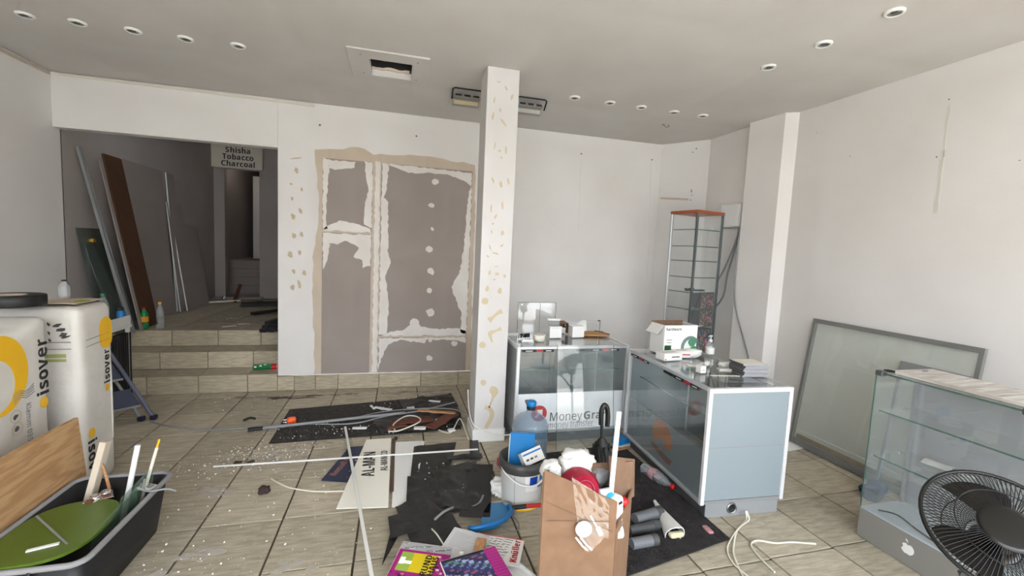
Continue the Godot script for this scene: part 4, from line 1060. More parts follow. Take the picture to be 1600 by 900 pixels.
# ---------------------------------------------------------------- display counters
func counter(called: String, label: String, at: Vector3, turn: float, L: float, W: float, H: float, low: Material, side: Material) -> Node3D:
	# local axes: x along the front, z towards the customer; glass front and top, metal frame, laminate ends
	var o := thing(called, label, "display counter", at, turn)
	var p := .026
	obj("plinth", MB.new().box(v3(0, .05, -.02), v3(L - .06, .10, W - .07), .003), M.grey_dark, o)
	for s in [-1.0, 1.0]:
		obj("plinth_end", MB.new().box(v3(s * (L / 2 - .028), .05, -.02), v3(.008, .096, W - .07), .001), side, o)
	obj("bottom_shelf", MB.new().box(v3(0, .112, 0), v3(L - .01, .02, W - .01), .002), M.grey, o)
	for sx in [-1.0, 1.0]:
		for sz in [-1.0, 1.0]:
			obj("post", MB.new().box(v3(sx * (L / 2 - p / 2), (H + .10) / 2, sz * (W / 2 - p / 2)), v3(p, H - .10, p), .003), M.alu_white, o)
	for s in [-1.0, 1.0]:
		obj("rail", MB.new().box(v3(0, H - .012, s * (W / 2 - p / 2)), v3(L - p * 2, .022, p), .002), M.alu, o)
		obj("rail", MB.new().box(v3(s * (L / 2 - p / 2), H - .014, 0), v3(p, .028, W - p * 2), .002), M.alu_white, o)
		obj("rail", MB.new().box(v3(0, .112, s * (W / 2 - p / 2)), v3(L - p * 2, .022, p), .002), M.alu, o)
		var e := obj("end_panel", MB.new().box(v3(s * (L / 2 - .012), (H + .10) / 2, 0), v3(.012, H - .15, W - p * 2 - .002), .001), side, o)
		obj("joint_line", MB.new().box(v3(s * (L / 2 - .0058), .46, 0), v3(.0012, .004, W - p * 2 - .01)), M.grey, e)
	obj("front_pane", MB.new().box(v3(0, (H + .10) / 2, W / 2 - .008), v3(L - p * 2, H - .15, .006)), M.glass, o)
	obj("top_pane", MB.new().box(v3(0, H - .003, 0), v3(L - p * 2 + .01, .006, W - p * 2 + .01)), M.glass, o)
	obj("shelf", MB.new().box(v3(0, .605, -.03), v3(L - p * 2 - .01, .008, W - .14), .001), M.glass, o)
	obj("shelf_edge", MB.new().box(v3(0, .605, W / 2 - .10), v3(L - p * 2 - .01, .009, .004)), M.glass_edge, o)
	for s in [-1.0, 1.0]:
		for k in 2:
			obj("shelf_stud", MB.new().box(v3(s * (L / 2 - .032), .592, -.12 + k * .24), v3(.02, .012, .012), .002), M.chrome, o)
	var bp := mat(Color(0.36, 0.38, 0.375), 0.35)
	for s in [-1.0, 1.0]:
		obj("sliding_door", MB.new().box(v3(s * L * .24, .46, -W / 2 + .018 + s * .004), v3(L * .5, H - .15, .006), .001), bp, o)
	obj("poster_panel", MB.new().box(v3(0, .265, W / 2 - .024), v3(L - p * 2 - .006, .33, .008), .001), low, o)
	# dark sticker band along the top edge
	var x0 := -L / 2 + .035
	var cols := [M.black, M.red, M.black, M.black, M.red, M.black, M.black, M.red, M.black]
	var x := x0
	for i in 9:
		var w: float = [.13, .05, .10, .14, .05, .12, .12, .06, .10][i] * (L / 1.0)
		if i == 3 or i == 4:
			x += w
			continue
		obj("sticker", MB.new().box(v3(x + w / 2, H - .036, W / 2 - .003), v3(w - .008, .018, .002)), cols[i], o)
		if i % 2 == 0 and cols[i] == M.black:
			obj("sticker_mark", MB.new().box(v3(x + w / 2, H - .036, W / 2 - .0015), v3(w * .45, .005, .0014)), M.white, o)
		x += w
	return o

func build_counters() -> void:
	var pale := mat(Color(0.53, 0.575, 0.60), 0.35)
	var a := counter("display_counter", "glass display counter with a white lettered front beside the pillar", v3(1.445, 0, -3.62), 0.0, 1.0, .60, .83, mat(Color(0.93, 0.94, 0.95), .4), mat(Color(0.56, 0.58, 0.59), .45))
	var zf := .277 + .0035
	var dk := mat(Color(0.17, 0.17, 0.18), .5)
	lettering("Money", .07, dk, a, Transform3D(Basis(), v3(-.045, .225, zf)), false)
	lettering("Gram", .07, dk, a, Transform3D(Basis(), v3(.245, .225, zf)), true)
	lettering("money transfer", .050, M.grey, a, Transform3D(Basis(), v3(.005, .155, zf)), false, false, .86)
	var disc := obj("logo_disc", MB.new().prism(rounded(.136, .136, .068, 8), .0012, Transform3D(Basis(), v3(-.283, .263, zf))), M.red, a)
	obj("logo_arrow", MB.new().prism(PackedVector2Array([V(-.035, -.03), V(-.02, -.04), V(.012, -.006), V(.03, -.022), V(.032, .032), V(-.022, .03), V(-.006, .012)]), .001, Transform3D(Basis(), v3(-.286, .263, zf + .0014))), M.white, disc)
	var b := counter("display_counter", "glass display counter with a pale blue end panel and cable hole, nearest the viewer", v3(2.137, 0, -2.664), -93.0, 1.05, .59, .83, mat(Color(0.40, 0.43, 0.455), .35), pale)
	b.get_node("plinth_end_001").material_override = mat(Color(0.55, 0.56, 0.57), .4)
	zf = .295 - .024 + .0045
	var amber := mat(Color(0.62, 0.36, 0.12), .5)
	obj("logo_leaf", MB.new().prism(PackedVector2Array([V(-.027, .425), V(-.075, .405), V(-.103, .349), V(-.102, .285), V(-.075, .262), V(-.049, .262), V(-.007, .291), V(.035, .30), V(.054, .285), V(.075, .250), V(.10, .248), V(.124, .262), V(.150, .295), V(.155, .335), V(.128, .380), V(.078, .422), V(.03, .428)]), .0015, Transform3D(Basis(), v3(0, 0, zf))), amber, b)
	obj("logo_hand", MB.new().prism(PackedVector2Array([V(-.126, .226), V(-.10, .196), V(.0, .180), V(.10, .160), V(.150, .165), V(.165, .205), V(.10, .205), V(-.014, .218), V(-.094, .232)]), .0015, Transform3D(Basis(), v3(0, 0, zf))), mat(Color(0.42, 0.22, 0.10), .5), b)
	var hole := obj("cable_hole", MB.new().lathe([Vector2(.0, .001), Vector2(.024, .001), Vector2(.028, .004), Vector2(.033, .004), Vector2(.034, .0)], 24, Transform3D(Basis(v3(0, -1, 0), v3(1, 0, 0), v3(0, 0, 1)), v3(.525 - .0235, .055, .055))), M.black, b)
	obj("grommet", MB.new().lathe([Vector2(.026, .003), Vector2(.028, .007), Vector2(.034, .007), Vector2(.036, .0)], 24, Transform3D(Basis(v3(0, -1, 0), v3(1, 0, 0), v3(0, 0, 1)), v3(.525 - .0235, .055, .055))), M.steel, hole)
	# corner tower
	var t := thing("glass_tower", "tall narrow glass display tower with a cherry wood top in the far corner", "display cabinet", v3(2.99, 0, -3.95), 14.35)
	var Wx := .40
	var Dz := .33
	obj("top", MB.new().box(v3(Wx / 2, 2.085, -Dz / 2), v3(Wx + .03, .03, Dz + .03), .003), M.cherry, t)
	obj("base", MB.new().box(v3(Wx / 2, .05, -Dz / 2), v3(Wx + .02, .10, Dz + .02), .004), M.cherry, t)
	var post_m := mat(Color(0.33, 0.36, 0.36), .4, .4)
	for q in [[0, 0], [1, 0], [0, 1], [1, 1]]:
		obj("post", MB.new().box(v3(q[0] * Wx, 1.085, -q[1] * Dz), v3(.022, 1.97, .022), .003), post_m if q[1] == 0 else M.alu, t)
	obj("front_pane", MB.new().box(v3(Wx / 2, 1.085, 0), v3(Wx - .022, 1.96, .005)), M.glass, t)
	obj("side_pane", MB.new().box(v3(0, 1.085, -Dz / 2), v3(.005, 1.96, Dz - .022)), M.glass, t)
	obj("side_pane", MB.new().box(v3(Wx, 1.085, -Dz / 2), v3(.005, 1.96, Dz - .022)), M.glass, t)
	obj("back_pane", MB.new().box(v3(Wx / 2, 1.085, -Dz), v3(Wx - .022, 1.96, .005)), M.glass_green if false else M.glass, t)
	for y in [1.90, 1.725, 1.57, 1.395, 1.235, 1.055, .87, .55]:
		var s := obj("shelf", MB.new().box(v3(Wx / 2, y, -Dz / 2), v3(Wx - .03, .006, Dz - .03)), M.glass, t)
		obj("shelf_edge", MB.new().box(v3(Wx / 2, y, -.014), v3(Wx - .03, .011, .004)), M.glass_edge, s)
		obj("shelf_edge", MB.new().box(v3(.014, y, -Dz / 2), v3(.004, .011, Dz - .03)), M.glass_edge, s)
	var bt := thing("black_bracket", "black bracket with knobs lying on a shelf of the glass tower", "bracket", v3(3.05, 1.245, -4.07), 8.0)
	obj("bar", MB.new().bar(v3(-.06, .012, 0), v3(.19, .010, .02), .03, .02, .004), M.black, bt)
	for k in 3:
		obj("knob", MB.new().lathe([Vector2(0, .022), Vector2(.012, .034), Vector2(.015, .026), Vector2(.015, .014)], 10, Transform3D(Basis(), v3(-.05 + k * .05, .0, .0))), M.black, bt)
	# a carton with a busy many-coloured print, inside the tower
	var pr := rng.randi()
	var r2 := RandomNumberGenerator.new()
	r2.seed = 99
	var im := Image.create(128, 160, false, Image.FORMAT_RGB8)
	im.fill(Color(0.20, 0.17, 0.18))
	for k in 260:
		var c: Color = [Color(.62, .10, .14), Color(.12, .42, .56), Color(.75, .58, .12), Color(.08, .22, .38), Color(.80, .42, .50), Color(.22, .55, .42), Color(.24, .10, .16), Color(.62, .62, .70)][r2.randi() % 8]
		im.fill_rect(Rect2i(r2.randi() % 120, r2.randi() % 152, 4 + r2.randi() % 12, 4 + r2.randi() % 14), c.lerp(Color(.2, .17, .18), .05))
	var cm := mat(Color(1.0, 1.0, 1.0), .5)
	cm.albedo_texture = ImageTexture.create_from_image(im)
	for k in 3:
		var o := thing("printed_carton", ["dark carton with a busy coloured print on the tower's upper middle shelf", "dark carton with a busy coloured print on the tower's second lowest visible shelf", "reddish carton with a busy print on the tower's lowest visible shelf"][k], "carton", v3(3.25, [1.062, .876, .556][k], -4.10), 14.35, "cartons in the glass tower")
		var h: float = [.165, .172, .28][k]
		obj("carton", MB.new().box(v3(0, h / 2, 0), v3(.22, h, .12), .003), M.dark, o)
		obj("print", MB.new().prism(PackedVector2Array(rect(-.107, .004, .107, h - .004)), .0015, Transform3D(Basis(), v3(0, 0, .060))), cm, o)
	var lid := thing("white_flyer", "white flyer lying on a low shelf of the glass tower", "flyer", v3(3.16, .875, -4.0), 30.0)
	obj("sheet", MB.new().box(v3(0, .002, .0), v3(.12, .002, .05)), M.paper, lid)
	# wall box and cables behind the tower
	var wb := thing("wall_box", "white junction box on the wall beside the glass tower", "junction box", v3(3.52, 2.08, -4.08))
	obj("housing", MB.new().box(v3(0, 0, 0), v3(.06, .25, .29), .006), M.white, wb)
	obj("lid", MB.new().box(v3(-.033, 0, 0), v3(.008, .22, .26), .004), M.white_gloss, wb)
	obj("conduit", MB.new().tube([v3(-.02, -.13, -.10), v3(-.02, -.135, .14)], .008, 8), M.grey, wb)
	cable("grey_cable", "grey cable curving from the junction box behind the tower, the upper one", [v3(3.50, 1.95, -3.93), v3(3.51, 1.75, -4.0), v3(3.515, 1.5, -4.12), v3(3.52, 1.35, -4.22)], .009, M.grey)
	cable("grey_cable", "grey cable hanging from the junction box in a deep loop, the lower one", [v3(3.50, 1.95, -3.94), v3(3.51, 1.7, -3.99), v3(3.512, 1.45, -4.06), v3(3.515, 1.2, -4.10), v3(3.52, 1.05, -4.22)], .010, M.grey)
	cable("grey_cable", "grey cable hanging down the column's side behind the pale counter", [v3(3.455, 1.95, -3.87), v3(3.44, 1.7, -3.87), v3(3.44, 1.4, -3.87), v3(3.445, 1.1, -3.82), v3(3.465, .8, -3.70), v3(3.478, .55, -3.60), v3(3.49, .2, -3.53)], .008, M.grey)

func loose_pane() -> void:
	var g := thing("glass_sheet", "loose clear glass pane leaning against the front of the lettered counter", "glass sheet", v3(1.52, .006, -3.185), -4.0)
	obj("pane", MB.new().prism(PackedVector2Array(rect(-.245, 0, .245, .845)), .005, frame(v3(1, 0, 0), v3(0, 1, -.145), Vector3.ZERO)), M.glass, g)
	for s in [-1.0, 1.0]:
		obj("edge", MB.new().prism(PackedVector2Array(rect(s * .245 - .0015, 0, s * .245 + .0015, .845)), .0055, frame(v3(1, 0, 0), v3(0, 1, -.145), Vector3.ZERO)), M.glass_edge, g)

func crumple(called: String, label: String, cat: String, at: Vector3, s: Vector3, m: Material, seed_: int, turn := 0.0, grp := "", amp := .35) -> Node3D:
	var o := thing(called, label, cat, at, turn, grp)
	var nz := noise(seed_, .11, 3)
	nz.fractal_gain = .6
	var mn := minf(s.x, minf(s.y, s.z))
	obj("body", MB.new().soft(v3(0, s.y / 2, 0), s, mn * .5, mn * amp, nz, 12), m, o)
	return o

func build_counter_items() -> void:
	var y := .836
	# on the counter beside the pillar
	var g1 := thing("glass_upright", "upright glass rectangle standing on the lettered counter, nearest the pillar", "glass sheet", v3(1.27, y, -3.86))
	obj("pane", MB.new().box(v3(0, .145, 0), v3(.37, .28, .006), .001), M.glass, g1)
	obj("edge", MB.new().box(v3(.0, .287, 0), v3(.37, .004, .006)), M.glass_edge, g1)
	for s in [-.184, .03, .184]:
		obj("edge", MB.new().box(v3(s, .145, .001), v3(.003, .28, .006)), M.glass_edge if s != .03 else M.grey, g1)
	for s in [-.15, .06]:
		obj("clip", MB.new().box(v3(s, .265, .004), v3(.018, .014, .012), .002), M.chrome, g1)
	var g2 := thing("glass_upright", "upright glass rectangle behind the white paper on the lettered counter", "glass sheet", v3(1.80, y, -3.88))
	obj("pane", MB.new().box(v3(0, .06, 0), v3(.26, .12, .006), .001), M.glass, g2)
	obj("edge", MB.new().box(v3(.129, .06, .001), v3(.003, .12, .006)), M.glass_edge, g2)
	obj("clip", MB.new().box(v3(.115, .115, .004), v3(.02, .012, .012), .002), M.grey_dark, g2)
	for q in [[1.375, -3.66, "white cube shaped box with a thick lid on the lettered counter, nearer the pillar"], [1.60, -3.68, "white cube shaped box in the middle of the lettered counter"]]:
		var w := thing("white_carton", q[2], "box", v3(q[0], y, q[1]), 0.0, "white boxes on the lettered counter")
		obj("box", MB.new().box(v3(0, .045, 0), v3(.115, .09, .09), .003), M.white, w)
		obj("lid", MB.new().box(v3(0, .096, 0), v3(.118, .012, .094), .003), M.white_gloss, w)
		if q[0] < 1.5:
			obj("card", MB.new().box(v3(0, .125, -.02), v3(.112, .045, .01), .002), M.grey, w)
			obj("roll", MB.new().tube([v3(-.06, .157, -.02), v3(.06, .157, -.02)], .012, 10), M.white, w)
	var bd := thing("wooden_board", "thin light wooden board with a dark edge lying on the lettered counter", "board", v3(1.80, y, -3.77), -6.0)
	obj("board", MB.new().box(v3(0, .010, 0), v3(.27, .014, .20), .003), mat(Color(0.72, 0.53, 0.31), .6), bd)
	obj("edge_strip", MB.new().bar(v3(.06, .02, -.10), v3(.15, .016, .06), .012, .006, .001), M.black, bd)
	var pf := thing("paper_form", "folded white paper standing up at the back of the lettered counter", "paper", v3(1.68, y, -3.86), -4.0)
	obj("sheet", MB.new().prism(PackedVector2Array([V(-.11, .02), V(.10, .0), V(.105, .12), V(.07, .125), V(-.02, .07), V(-.10, .11)]), .003, frame(v3(1, 0, 0), v3(0, 1, -.35), Vector3.ZERO)), M.white, pf)
	obj("fold", MB.new().box(v3(-.06, .085, -.01), v3(.12, .05, .006), .001, Basis(v3(1, 0, 0), -.6)), mat(Color(.75, .75, .78), .6), pf)
	var ct := thing("open_carton", "small torn brown carton at the back of the lettered counter", "box", v3(1.52, y, -3.86), 10.0)
	obj("wall", MB.new().box(v3(-.05, .045, 0), v3(.004, .09, .09), .001), M.card, ct)
	obj("wall", MB.new().box(v3(.05, .05, 0), v3(.004, .10, .09), .001), M.card, ct)
	obj("wall", MB.new().box(v3(0, .045, -.045), v3(.1, .09, .004), .001), M.card_inside, ct)
	obj("flap", MB.new().box(v3(.0, .10, -.01), v3(.11, .004, .07), .001, Basis(v3(1, 0, 0), .25)), M.card, ct)
	obj("lining", MB.new().box(v3(0, .03, .03), v3(.06, .05, .004), .001), M.white, ct)
	var keys := thing("metal_fittings", "tangle of dark and chrome fittings on the counter's corner by the pillar", "fittings", v3(1.06, y, -3.64), 12.0)
	for k in 5:
		obj("ring", MB.new().tube(bez([v3(-.03 + k * .022, .008, .02), v3(-.01 + k * .022, .03, -.01), v3(.02 + k * .02, .02, -.03), v3(.03 + k * .012, .008, .01)], 4), .007, 7), [M.chrome, M.black, M.steel, M.black, M.navy][k], keys)
	var cut := thing("white_block", "small white block on the counter's front corner by the pillar", "block", v3(1.065, y, -3.47), 6.0)
	obj("block", MB.new().box(v3(0, .014, 0), v3(.10, .022, .04), .003), M.white, cut)
	obj("label", MB.new().box(v3(.01, .026, .0), v3(.05, .001, .02)), M.grey, cut)
	var cup := thing("beige_cup", "small beige and white tub on the lettered counter near the pillar", "tub", v3(1.19, y, -3.52))
	obj("body", MB.new().lathe([Vector2(0, 0), Vector2(.045, 0), Vector2(.05, .05), Vector2(.047, .05), Vector2(.042, .006)], 20), M.cream, cup)
	obj("rim", MB.new().lathe([Vector2(.049, .046), Vector2(.054, .048), Vector2(.054, .053), Vector2(.046, .053)], 20), M.white, cup)
	loose_pane()
	# on the pale blue counter
	var bx := thing("open_box", "white open carton printed with a globe on the pale blue counter", "box", v3(2.165, y, -3.04), 2.0)
	var bw := .30
	var bh := .235
	obj("front", MB.new().box(v3(0, bh / 2, .09), v3(bw, bh, .006), .001), M.white, bx)
	obj("back", MB.new().box(v3(0, bh / 2 + .006, -.09), v3(bw, bh + .012, .006), .001), M.card_inside, bx)
	for s in [-1.0, 1.0]:
		obj("side", MB.new().box(v3(s * bw / 2, bh / 2, 0), v3(.006, bh, .18), .001), M.white, bx)
	obj("bottom", MB.new().box(v3(0, .004, 0), v3(bw, .006, .18)), M.card, bx)
	obj("flap", MB.new().box(v3(-bw / 2 - .03, bh - .035, 0), v3(.004, .09, .15), .001, Basis(v3(0, 0, 1), -.7)), M.white, bx)
	var fz := .0935
	lettering("hardware", .022, M.grey_dark, bx, Transform3D(Basis(), v3(-.07, .205, fz)))
	for q in [[-.105, .12, .05], [-.105, .10, .04]]:
		obj("print_line", MB.new().box(v3(q[0], q[1], fz), v3(q[2], .006, .001)), M.grey, bx)
	obj("print_square", MB.new().box(v3(-.115, .048, fz), v3(.06, .06, .001)), mat(Color(.02, .28, .13), .5), bx)
	obj("print_globe", MB.new().prism(crescent(.085, .07, Vector2(.012, -.008)), .001, Transform3D(Basis(), v3(.09, .065, fz))), mat(Color(.42, .50, .49), .5), bx)
	obj("print_globe", MB.new().prism(blob(.045, .03, .3, .35, 9), .001, Transform3D(Basis(), v3(.105, .10, fz))), mat(Color(.28, .52, .40), .5), bx)
	obj("print_globe", MB.new().prism(blob(.03, .024, .6, .35, 9), .001, Transform3D(Basis(), v3(.125, .045, fz))), mat(Color(.28, .52, .40), .5), bx)
	for q in [[1.99, -2.83, .165, .055, .10, 6., "white flat box with small red and black print, in front of the globe carton"], [2.14, -2.90, .12, .05, .09, -10., "white flat box with a red mark, tucked beside the globe carton"]]:
		var o := thing("flat_box", q[6], "box", v3(q[0], y, q[1]), q[5], "flat boxes before the globe carton")
		obj("box", MB.new().box(v3(0, q[3] / 2, 0), v3(q[2], q[3], q[4]), .002), M.white, o)
		obj("print", MB.new().box(v3(.02, q[3] * .5, q[4] / 2 + .0005), v3(.07, .008, .001)), M.grey_dark if q[2] > .15 else M.red, o)
		obj("print", MB.new().box(v3(.0, q[3] + .0005, .0), v3(q[2] * .7, .001, .02)), M.stain_dark, o)
		obj("print", MB.new().box(v3(-q[2] * .42, q[3] * .2, q[4] / 2 + .0005), v3(.012, .008, .001)), M.red, o)
	crumple("crumpled_bag", "white crumpled plastic bag on the pale blue counter beside the globe carton", "bag", v3(2.235, y, -2.89), v3(.13, .06, .10), M.white, 5)
	var sb := thing("pump_bottle", "clear pump bottle with a white label on the pale blue counter", "bottle", v3(2.43, y, -2.93))
	obj("body", MB.new().lathe([Vector2(0, 0), Vector2(.03, 0), Vector2(.033, .006), Vector2(.033, .075), Vector2(.026, .095), Vector2(.012, .105), Vector2(.012, .112)], 18), M.pet, sb)
	obj("label", MB.new().lathe([Vector2(.0335, .012), Vector2(.0338, .013), Vector2(.0338, .062), Vector2(.0335, .063)], 18), M.white, sb)
	obj("pump", MB.new().lathe([Vector2(.014, .108), Vector2(.014, .125), Vector2(.005, .128), Vector2(.005, .148), Vector2(.012, .150), Vector2(.012, .158), Vector2(0, .160)], 14), M.white, sb)
	obj("nozzle", MB.new().tube([v3(0, .154, 0), v3(-.03, .152, .01)], .004, 6), M.white, sb)
	var cb := thing("white_cube", "small white card cube on the pale blue counter's front edge", "box", v3(1.995, y, -2.475), 8.0)
	obj("box", MB.new().box(v3(0, .024, 0), v3(.048, .048, .045), .002), M.white, cb)
	obj("mark", MB.new().box(v3(0, .02, .0228), v3(.025, .004, .001)), M.grey, cb)
	for k in 7:
		var o := thing("clear_case", ["lowest", "second lowest", "third from below", "middle", "third from the top", "second from the top", "topmost"][k] + " clear plastic case of the stack on the pale blue counter", "case", v3(2.305 + .004 * (k % 3), y + k * .0125, -2.40 + .003 * (k % 2)), -4.0 + 1.5 * (k % 3), "stack of clear cases")
		obj("tray", MB.new().box(v3(0, .006, 0), v3(.19, .0115, .145), .002), mat(Color(.62, .62, .64), .3), o)
		obj("spine", MB.new().box(v3(-.094, .006, 0), v3(.004, .011, .14), .001), M.grey_dark, o)
	obj("insert", MB.new().box(v3(.0, .0122, 0), v3(.17, .001, .13)), M.cream, get_node("clear_case_006"))
	for q in [[2.09, -2.63, .16, .014, 24., "long clear plastic packet lying behind the small white cube"], [2.02, -2.60, .08, .02, -30., "crinkled clear packet next to the flat boxes"], [2.18, -2.47, .10, .012, -12., "clear packet lying before the stack of cases"]]:
		var o := thing("clear_packet", q[5], "packet", v3(q[0], y + .002, q[1]), q[4], "clear packets on the pale counter")
		obj("film", MB.new().soft(v3(0, .012, 0), v3(q[2], .022, .05), .01, .005, noise(int(q[0] * 100), .2), 8), glass(Color(.85, .85, .83), .45), o)
		obj("strip", MB.new().box(v3(0, .012, 0), v3(q[2] * .8, .006, .02), .001), M.cream, o)
	var pk := thing("black_white_plug", "small white plug with a black end on the pale blue counter", "plug", v3(2.17, y, -2.63), 30.0)
	obj("body", MB.new().soft(v3(0, .016, 0), v3(.05, .03, .03), .01, .001, noise(1, .1), 6), M.white, pk)
	obj("end", MB.new().lathe([Vector2(.0, .0), Vector2(.013, .0), Vector2(.013, .014), Vector2(0, .014)], 10, Transform3D(Basis(v3(0, -1, 0), v3(1, 0, 0), v3(0, 0, 1)), v3(.022, .014, 0))), M.black, pk)
	crumple("tissue", "crumpled white tissue beside the stack of clear cases", "tissue", v3(2.28, y, -2.57), v3(.10, .035, .06), M.paper, 9)
	var sq := thing("glass_sheet", "loose glass sheet lying on the pale blue counter's top before the cases", "glass sheet", v3(2.12, y, -2.30), -10.0)
	obj("pane", MB.new().box(v3(0, .003, 0), v3(.26, .005, .14)), M.glass, sq)
	obj("edge", MB.new().box(v3(0, .003, -.07), v3(.26, .006, .003)), M.cream, sq)

# ---------------------------------------------------------------- middle: bucket, bottle, carton, umbrella, prints
func build_centre() -> void:
	flat("carpet_mat", "black carpet mat under the counters, strewn with bottles and pipes", "mat", v3(1.5, .003, -2.5), [V(.98, -3.14), V(1.86, -3.20), V(1.88, -1.97), V(1.02, -1.80)], .008, M.carpet, .006)
	# water bottle
	var wb := thing("water_bottle", "big blue water cooler bottle standing in front of the lettered counter", "water bottle", v3(1.0, 0, -3.06))
	var bl := glass(Color(0.40, 0.54, 0.66), 0.36)
	obj("body", MB.new().lathe([Vector2(0, .012), Vector2(.11, .0), Vector2(.132, .02), Vector2(.135, .10), Vector2(.128, .115), Vector2(.135, .13), Vector2(.135, .22), Vector2(.128, .235), Vector2(.135, .25), Vector2(.135, .29), Vector2(.12, .335), Vector2(.08, .37), Vector2(.034, .392), Vector2(.030, .415)], 32), bl, wb)
	obj("neck", MB.new().lathe([Vector2(.031, .41), Vector2(.034, .415), Vector2(.034, .44), Vector2(.031, .442)], 18), M.dark, wb)
	obj("cap", MB.new().lathe([Vector2(.034, .438), Vector2(.038, .442), Vector2(.038, .47), Vector2(.03, .478), Vector2(0, .478)], 18), M.blue, wb)
	obj("tear_tab", MB.new().box(v3(-.042, .475, .01), v3(.022, .03, .004), .001, Basis(v3(0, 0, 1), .4)), M.grey_dark, wb)
	# bucket
	var bk := thing("bucket", "white paint bucket with a blue label and a dark bin liner", "bucket", v3(.80, 0, -2.57))
	obj("body", MB.new().lathe([Vector2(0, .004), Vector2(.118, 0), Vector2(.122, .006), Vector2(.142, .27), Vector2(.148, .275), Vector2(.148, .295), Vector2(.140, .296), Vector2(.116, .02), Vector2(0, .018)], 36), M.white, bk)
	obj("base_ring", MB.new().lathe([Vector2(.121, .0), Vector2(.1245, .003), Vector2(.1245, .010), Vector2(.1225, .012)], 36), M.yellow, bk)
	var cv := func(a0: float, a1: float, y0: float, y1: float, off: float) -> MB:
		var m := MB.new()
		m.sm(true)
		for i in 10:
			var p := []
			for q in [[i, 0], [i + 1, 0], [i + 1, 1], [i, 1]]:
				var a := lerpf(a0, a1, q[0] / 10.0)
				var yy: float = y1 if q[1] else y0
				var r := lerpf(.122, .142, (yy - .006) / .264) + off
				p.append(v3(sin(a) * r, yy, cos(a) * r))
			m.face(p, v3(sin((a0 + a1) / 2), 0, cos((a0 + a1) / 2)))
		return m
	var lb := obj("label", cv.call(-.12, .95, .13, .235, .0008), M.white_gloss, bk)
	obj("label_block", cv.call(.08, .48, .165, .225, .0016), mat(Color(.02, .25, .65), .4), lb)
	obj("label_block", cv.call(.62, .84, .19, .225, .0016), M.blue, lb)
	obj("label_block", cv.call(.55, .88, .145, .155, .0016), M.grey_dark, lb)
	obj("seam", cv.call(-.62, -.60, .01, .26, .0008), M.grey, bk)
	obj("bail", MB.new().tube(bez([v3(-.149, .272, 0), v3(-.13, .235, .075), v3(-.07, .195, .135), v3(0, .178, .155), v3(.07, .185, .140), v3(.125, .20, .09)], 5), .006, 8), M.white, bk)
	obj("bail_grip", MB.new().tube([v3(.115, .20, .10), v3(.14, .205, .075)], .009, 8), M.dark, bk)
	obj("liner", MB.new().lathe([Vector2(.151, .238), Vector2(.154, .27), Vector2(.150, .302), Vector2(.140, .304), Vector2(.128, .24), Vector2(.09, .20), Vector2(0, .19)], 36), mat(Color(.26, .26, .265), .35), bk)
	var bb := thing("blue_folder", "bright blue flat box standing in the bucket", "box", v3(.81, .21, -2.60), -8.0)
	obj("box", MB.new().box(v3(-.01, .11, 0), v3(.16, .22, .03), .003, Basis(v3(1, 0, 0), -.2) * Basis(v3(0, 0, 1), -.05)), M.blue, bb)
	obj("edge", MB.new().box(v3(-.092, .11, .0), v3(.004, .21, .026), .001, Basis(v3(1, 0, 0), -.2) * Basis(v3(0, 0, 1), -.05)), M.white, bb)
	var wx := thing("white_box", "white medicine style box with small print leaning in the bucket", "box", v3(.845, .27, -2.53), 14.0)
	var wbs := Basis(v3(0, 0, 1), .22) * Basis(v3(1, 0, 0), -.6)
	obj("box", MB.new().box(v3(0, .04, 0), v3(.14, .085, .06), .002, wbs), M.white_gloss, wx)
	obj("stripe", MB.new().box(v3(0, .04, 0) + wbs * v3(0, .022, .0305), v3(.13, .010, .001), 0, wbs), M.blue, wx)
	for k in 3:
		obj("print", MB.new().box(v3(0, .04, 0) + wbs * v3(-.045 + k * .03, -.012, .0305), v3(.02, .012, .001), 0, wbs), M.grey_dark if k < 2 else M.grey, wx)
	crumple("red_cloth", "small red and white crumpled scrap behind the bucket", "scrap", v3(.79, 0, -3.02), v3(.09, .07, .05), mat(Color(.72, .25, .27), .6), 21)
	crumple("white_rag", "white crumpled bag on the tiles beside the bucket", "bag", v3(.69, 0, -2.66), v3(.13, .10, .12), M.paper, 23)
	crumple("white_rag", "thin pinkish paper scrap on the tiles between bucket and blue scoop", "paper scrap", v3(.66, 0, -2.50), v3(.12, .02, .14), mat(Color(.80, .76, .72), .8), 24)
	# the tall carton, open at the top
	var cx := thing("cardboard_box", "tall open brown carton full of rubbish, nearest the viewer", "box", v3(.79, 0, -1.69), 0.0)
	# plan corners: front left, front right, back right, back left
	var c0 := v3(-.19, 0, .07)
	var c1 := v3(.115, 0, .13)
	var c2 := v3(.275, 0, -.03)
	var c3 := v3(-.07, 0, -.09)
	var wallf := func(a: Vector3, b: Vector3, ya: float, yb: float, called: String, m: Material) -> void:
		var d := (b - a)
		obj(called, MB.new().prism(PackedVector2Array([V(0, .002), V(d.length(), .002), V(d.length(), yb), V(0, ya)]), .006, frame(d, Vector3.UP, a)), m, cx)
	wallf.call(c0, c1, .715, .58, "front_wall", M.card)
	wallf.call(c1, c2, .46, .53, "side_wall", M.card)
	wallf.call(c2, c3, .66, .64, "back_wall", M.card_inside)
	wallf.call(c3, c0, .64, .70, "side_wall", M.card_inside)
	obj("bottom", MB.new().box(v3(.02, .006, .02), v3(.25, .008, .13), .001), M.card_inside, cx)
	var fd := (c2 - c1)
	obj("flap", MB.new().prism(PackedVector2Array([V(.02, .0), V(.195, .0), V(.20, .175), V(.01, .24)]), .005, frame(v3(.9, 0, -.42), v3(.02, 1, -.10), c2 + v3(-.145, .475, .055))), M.card_inside, cx)
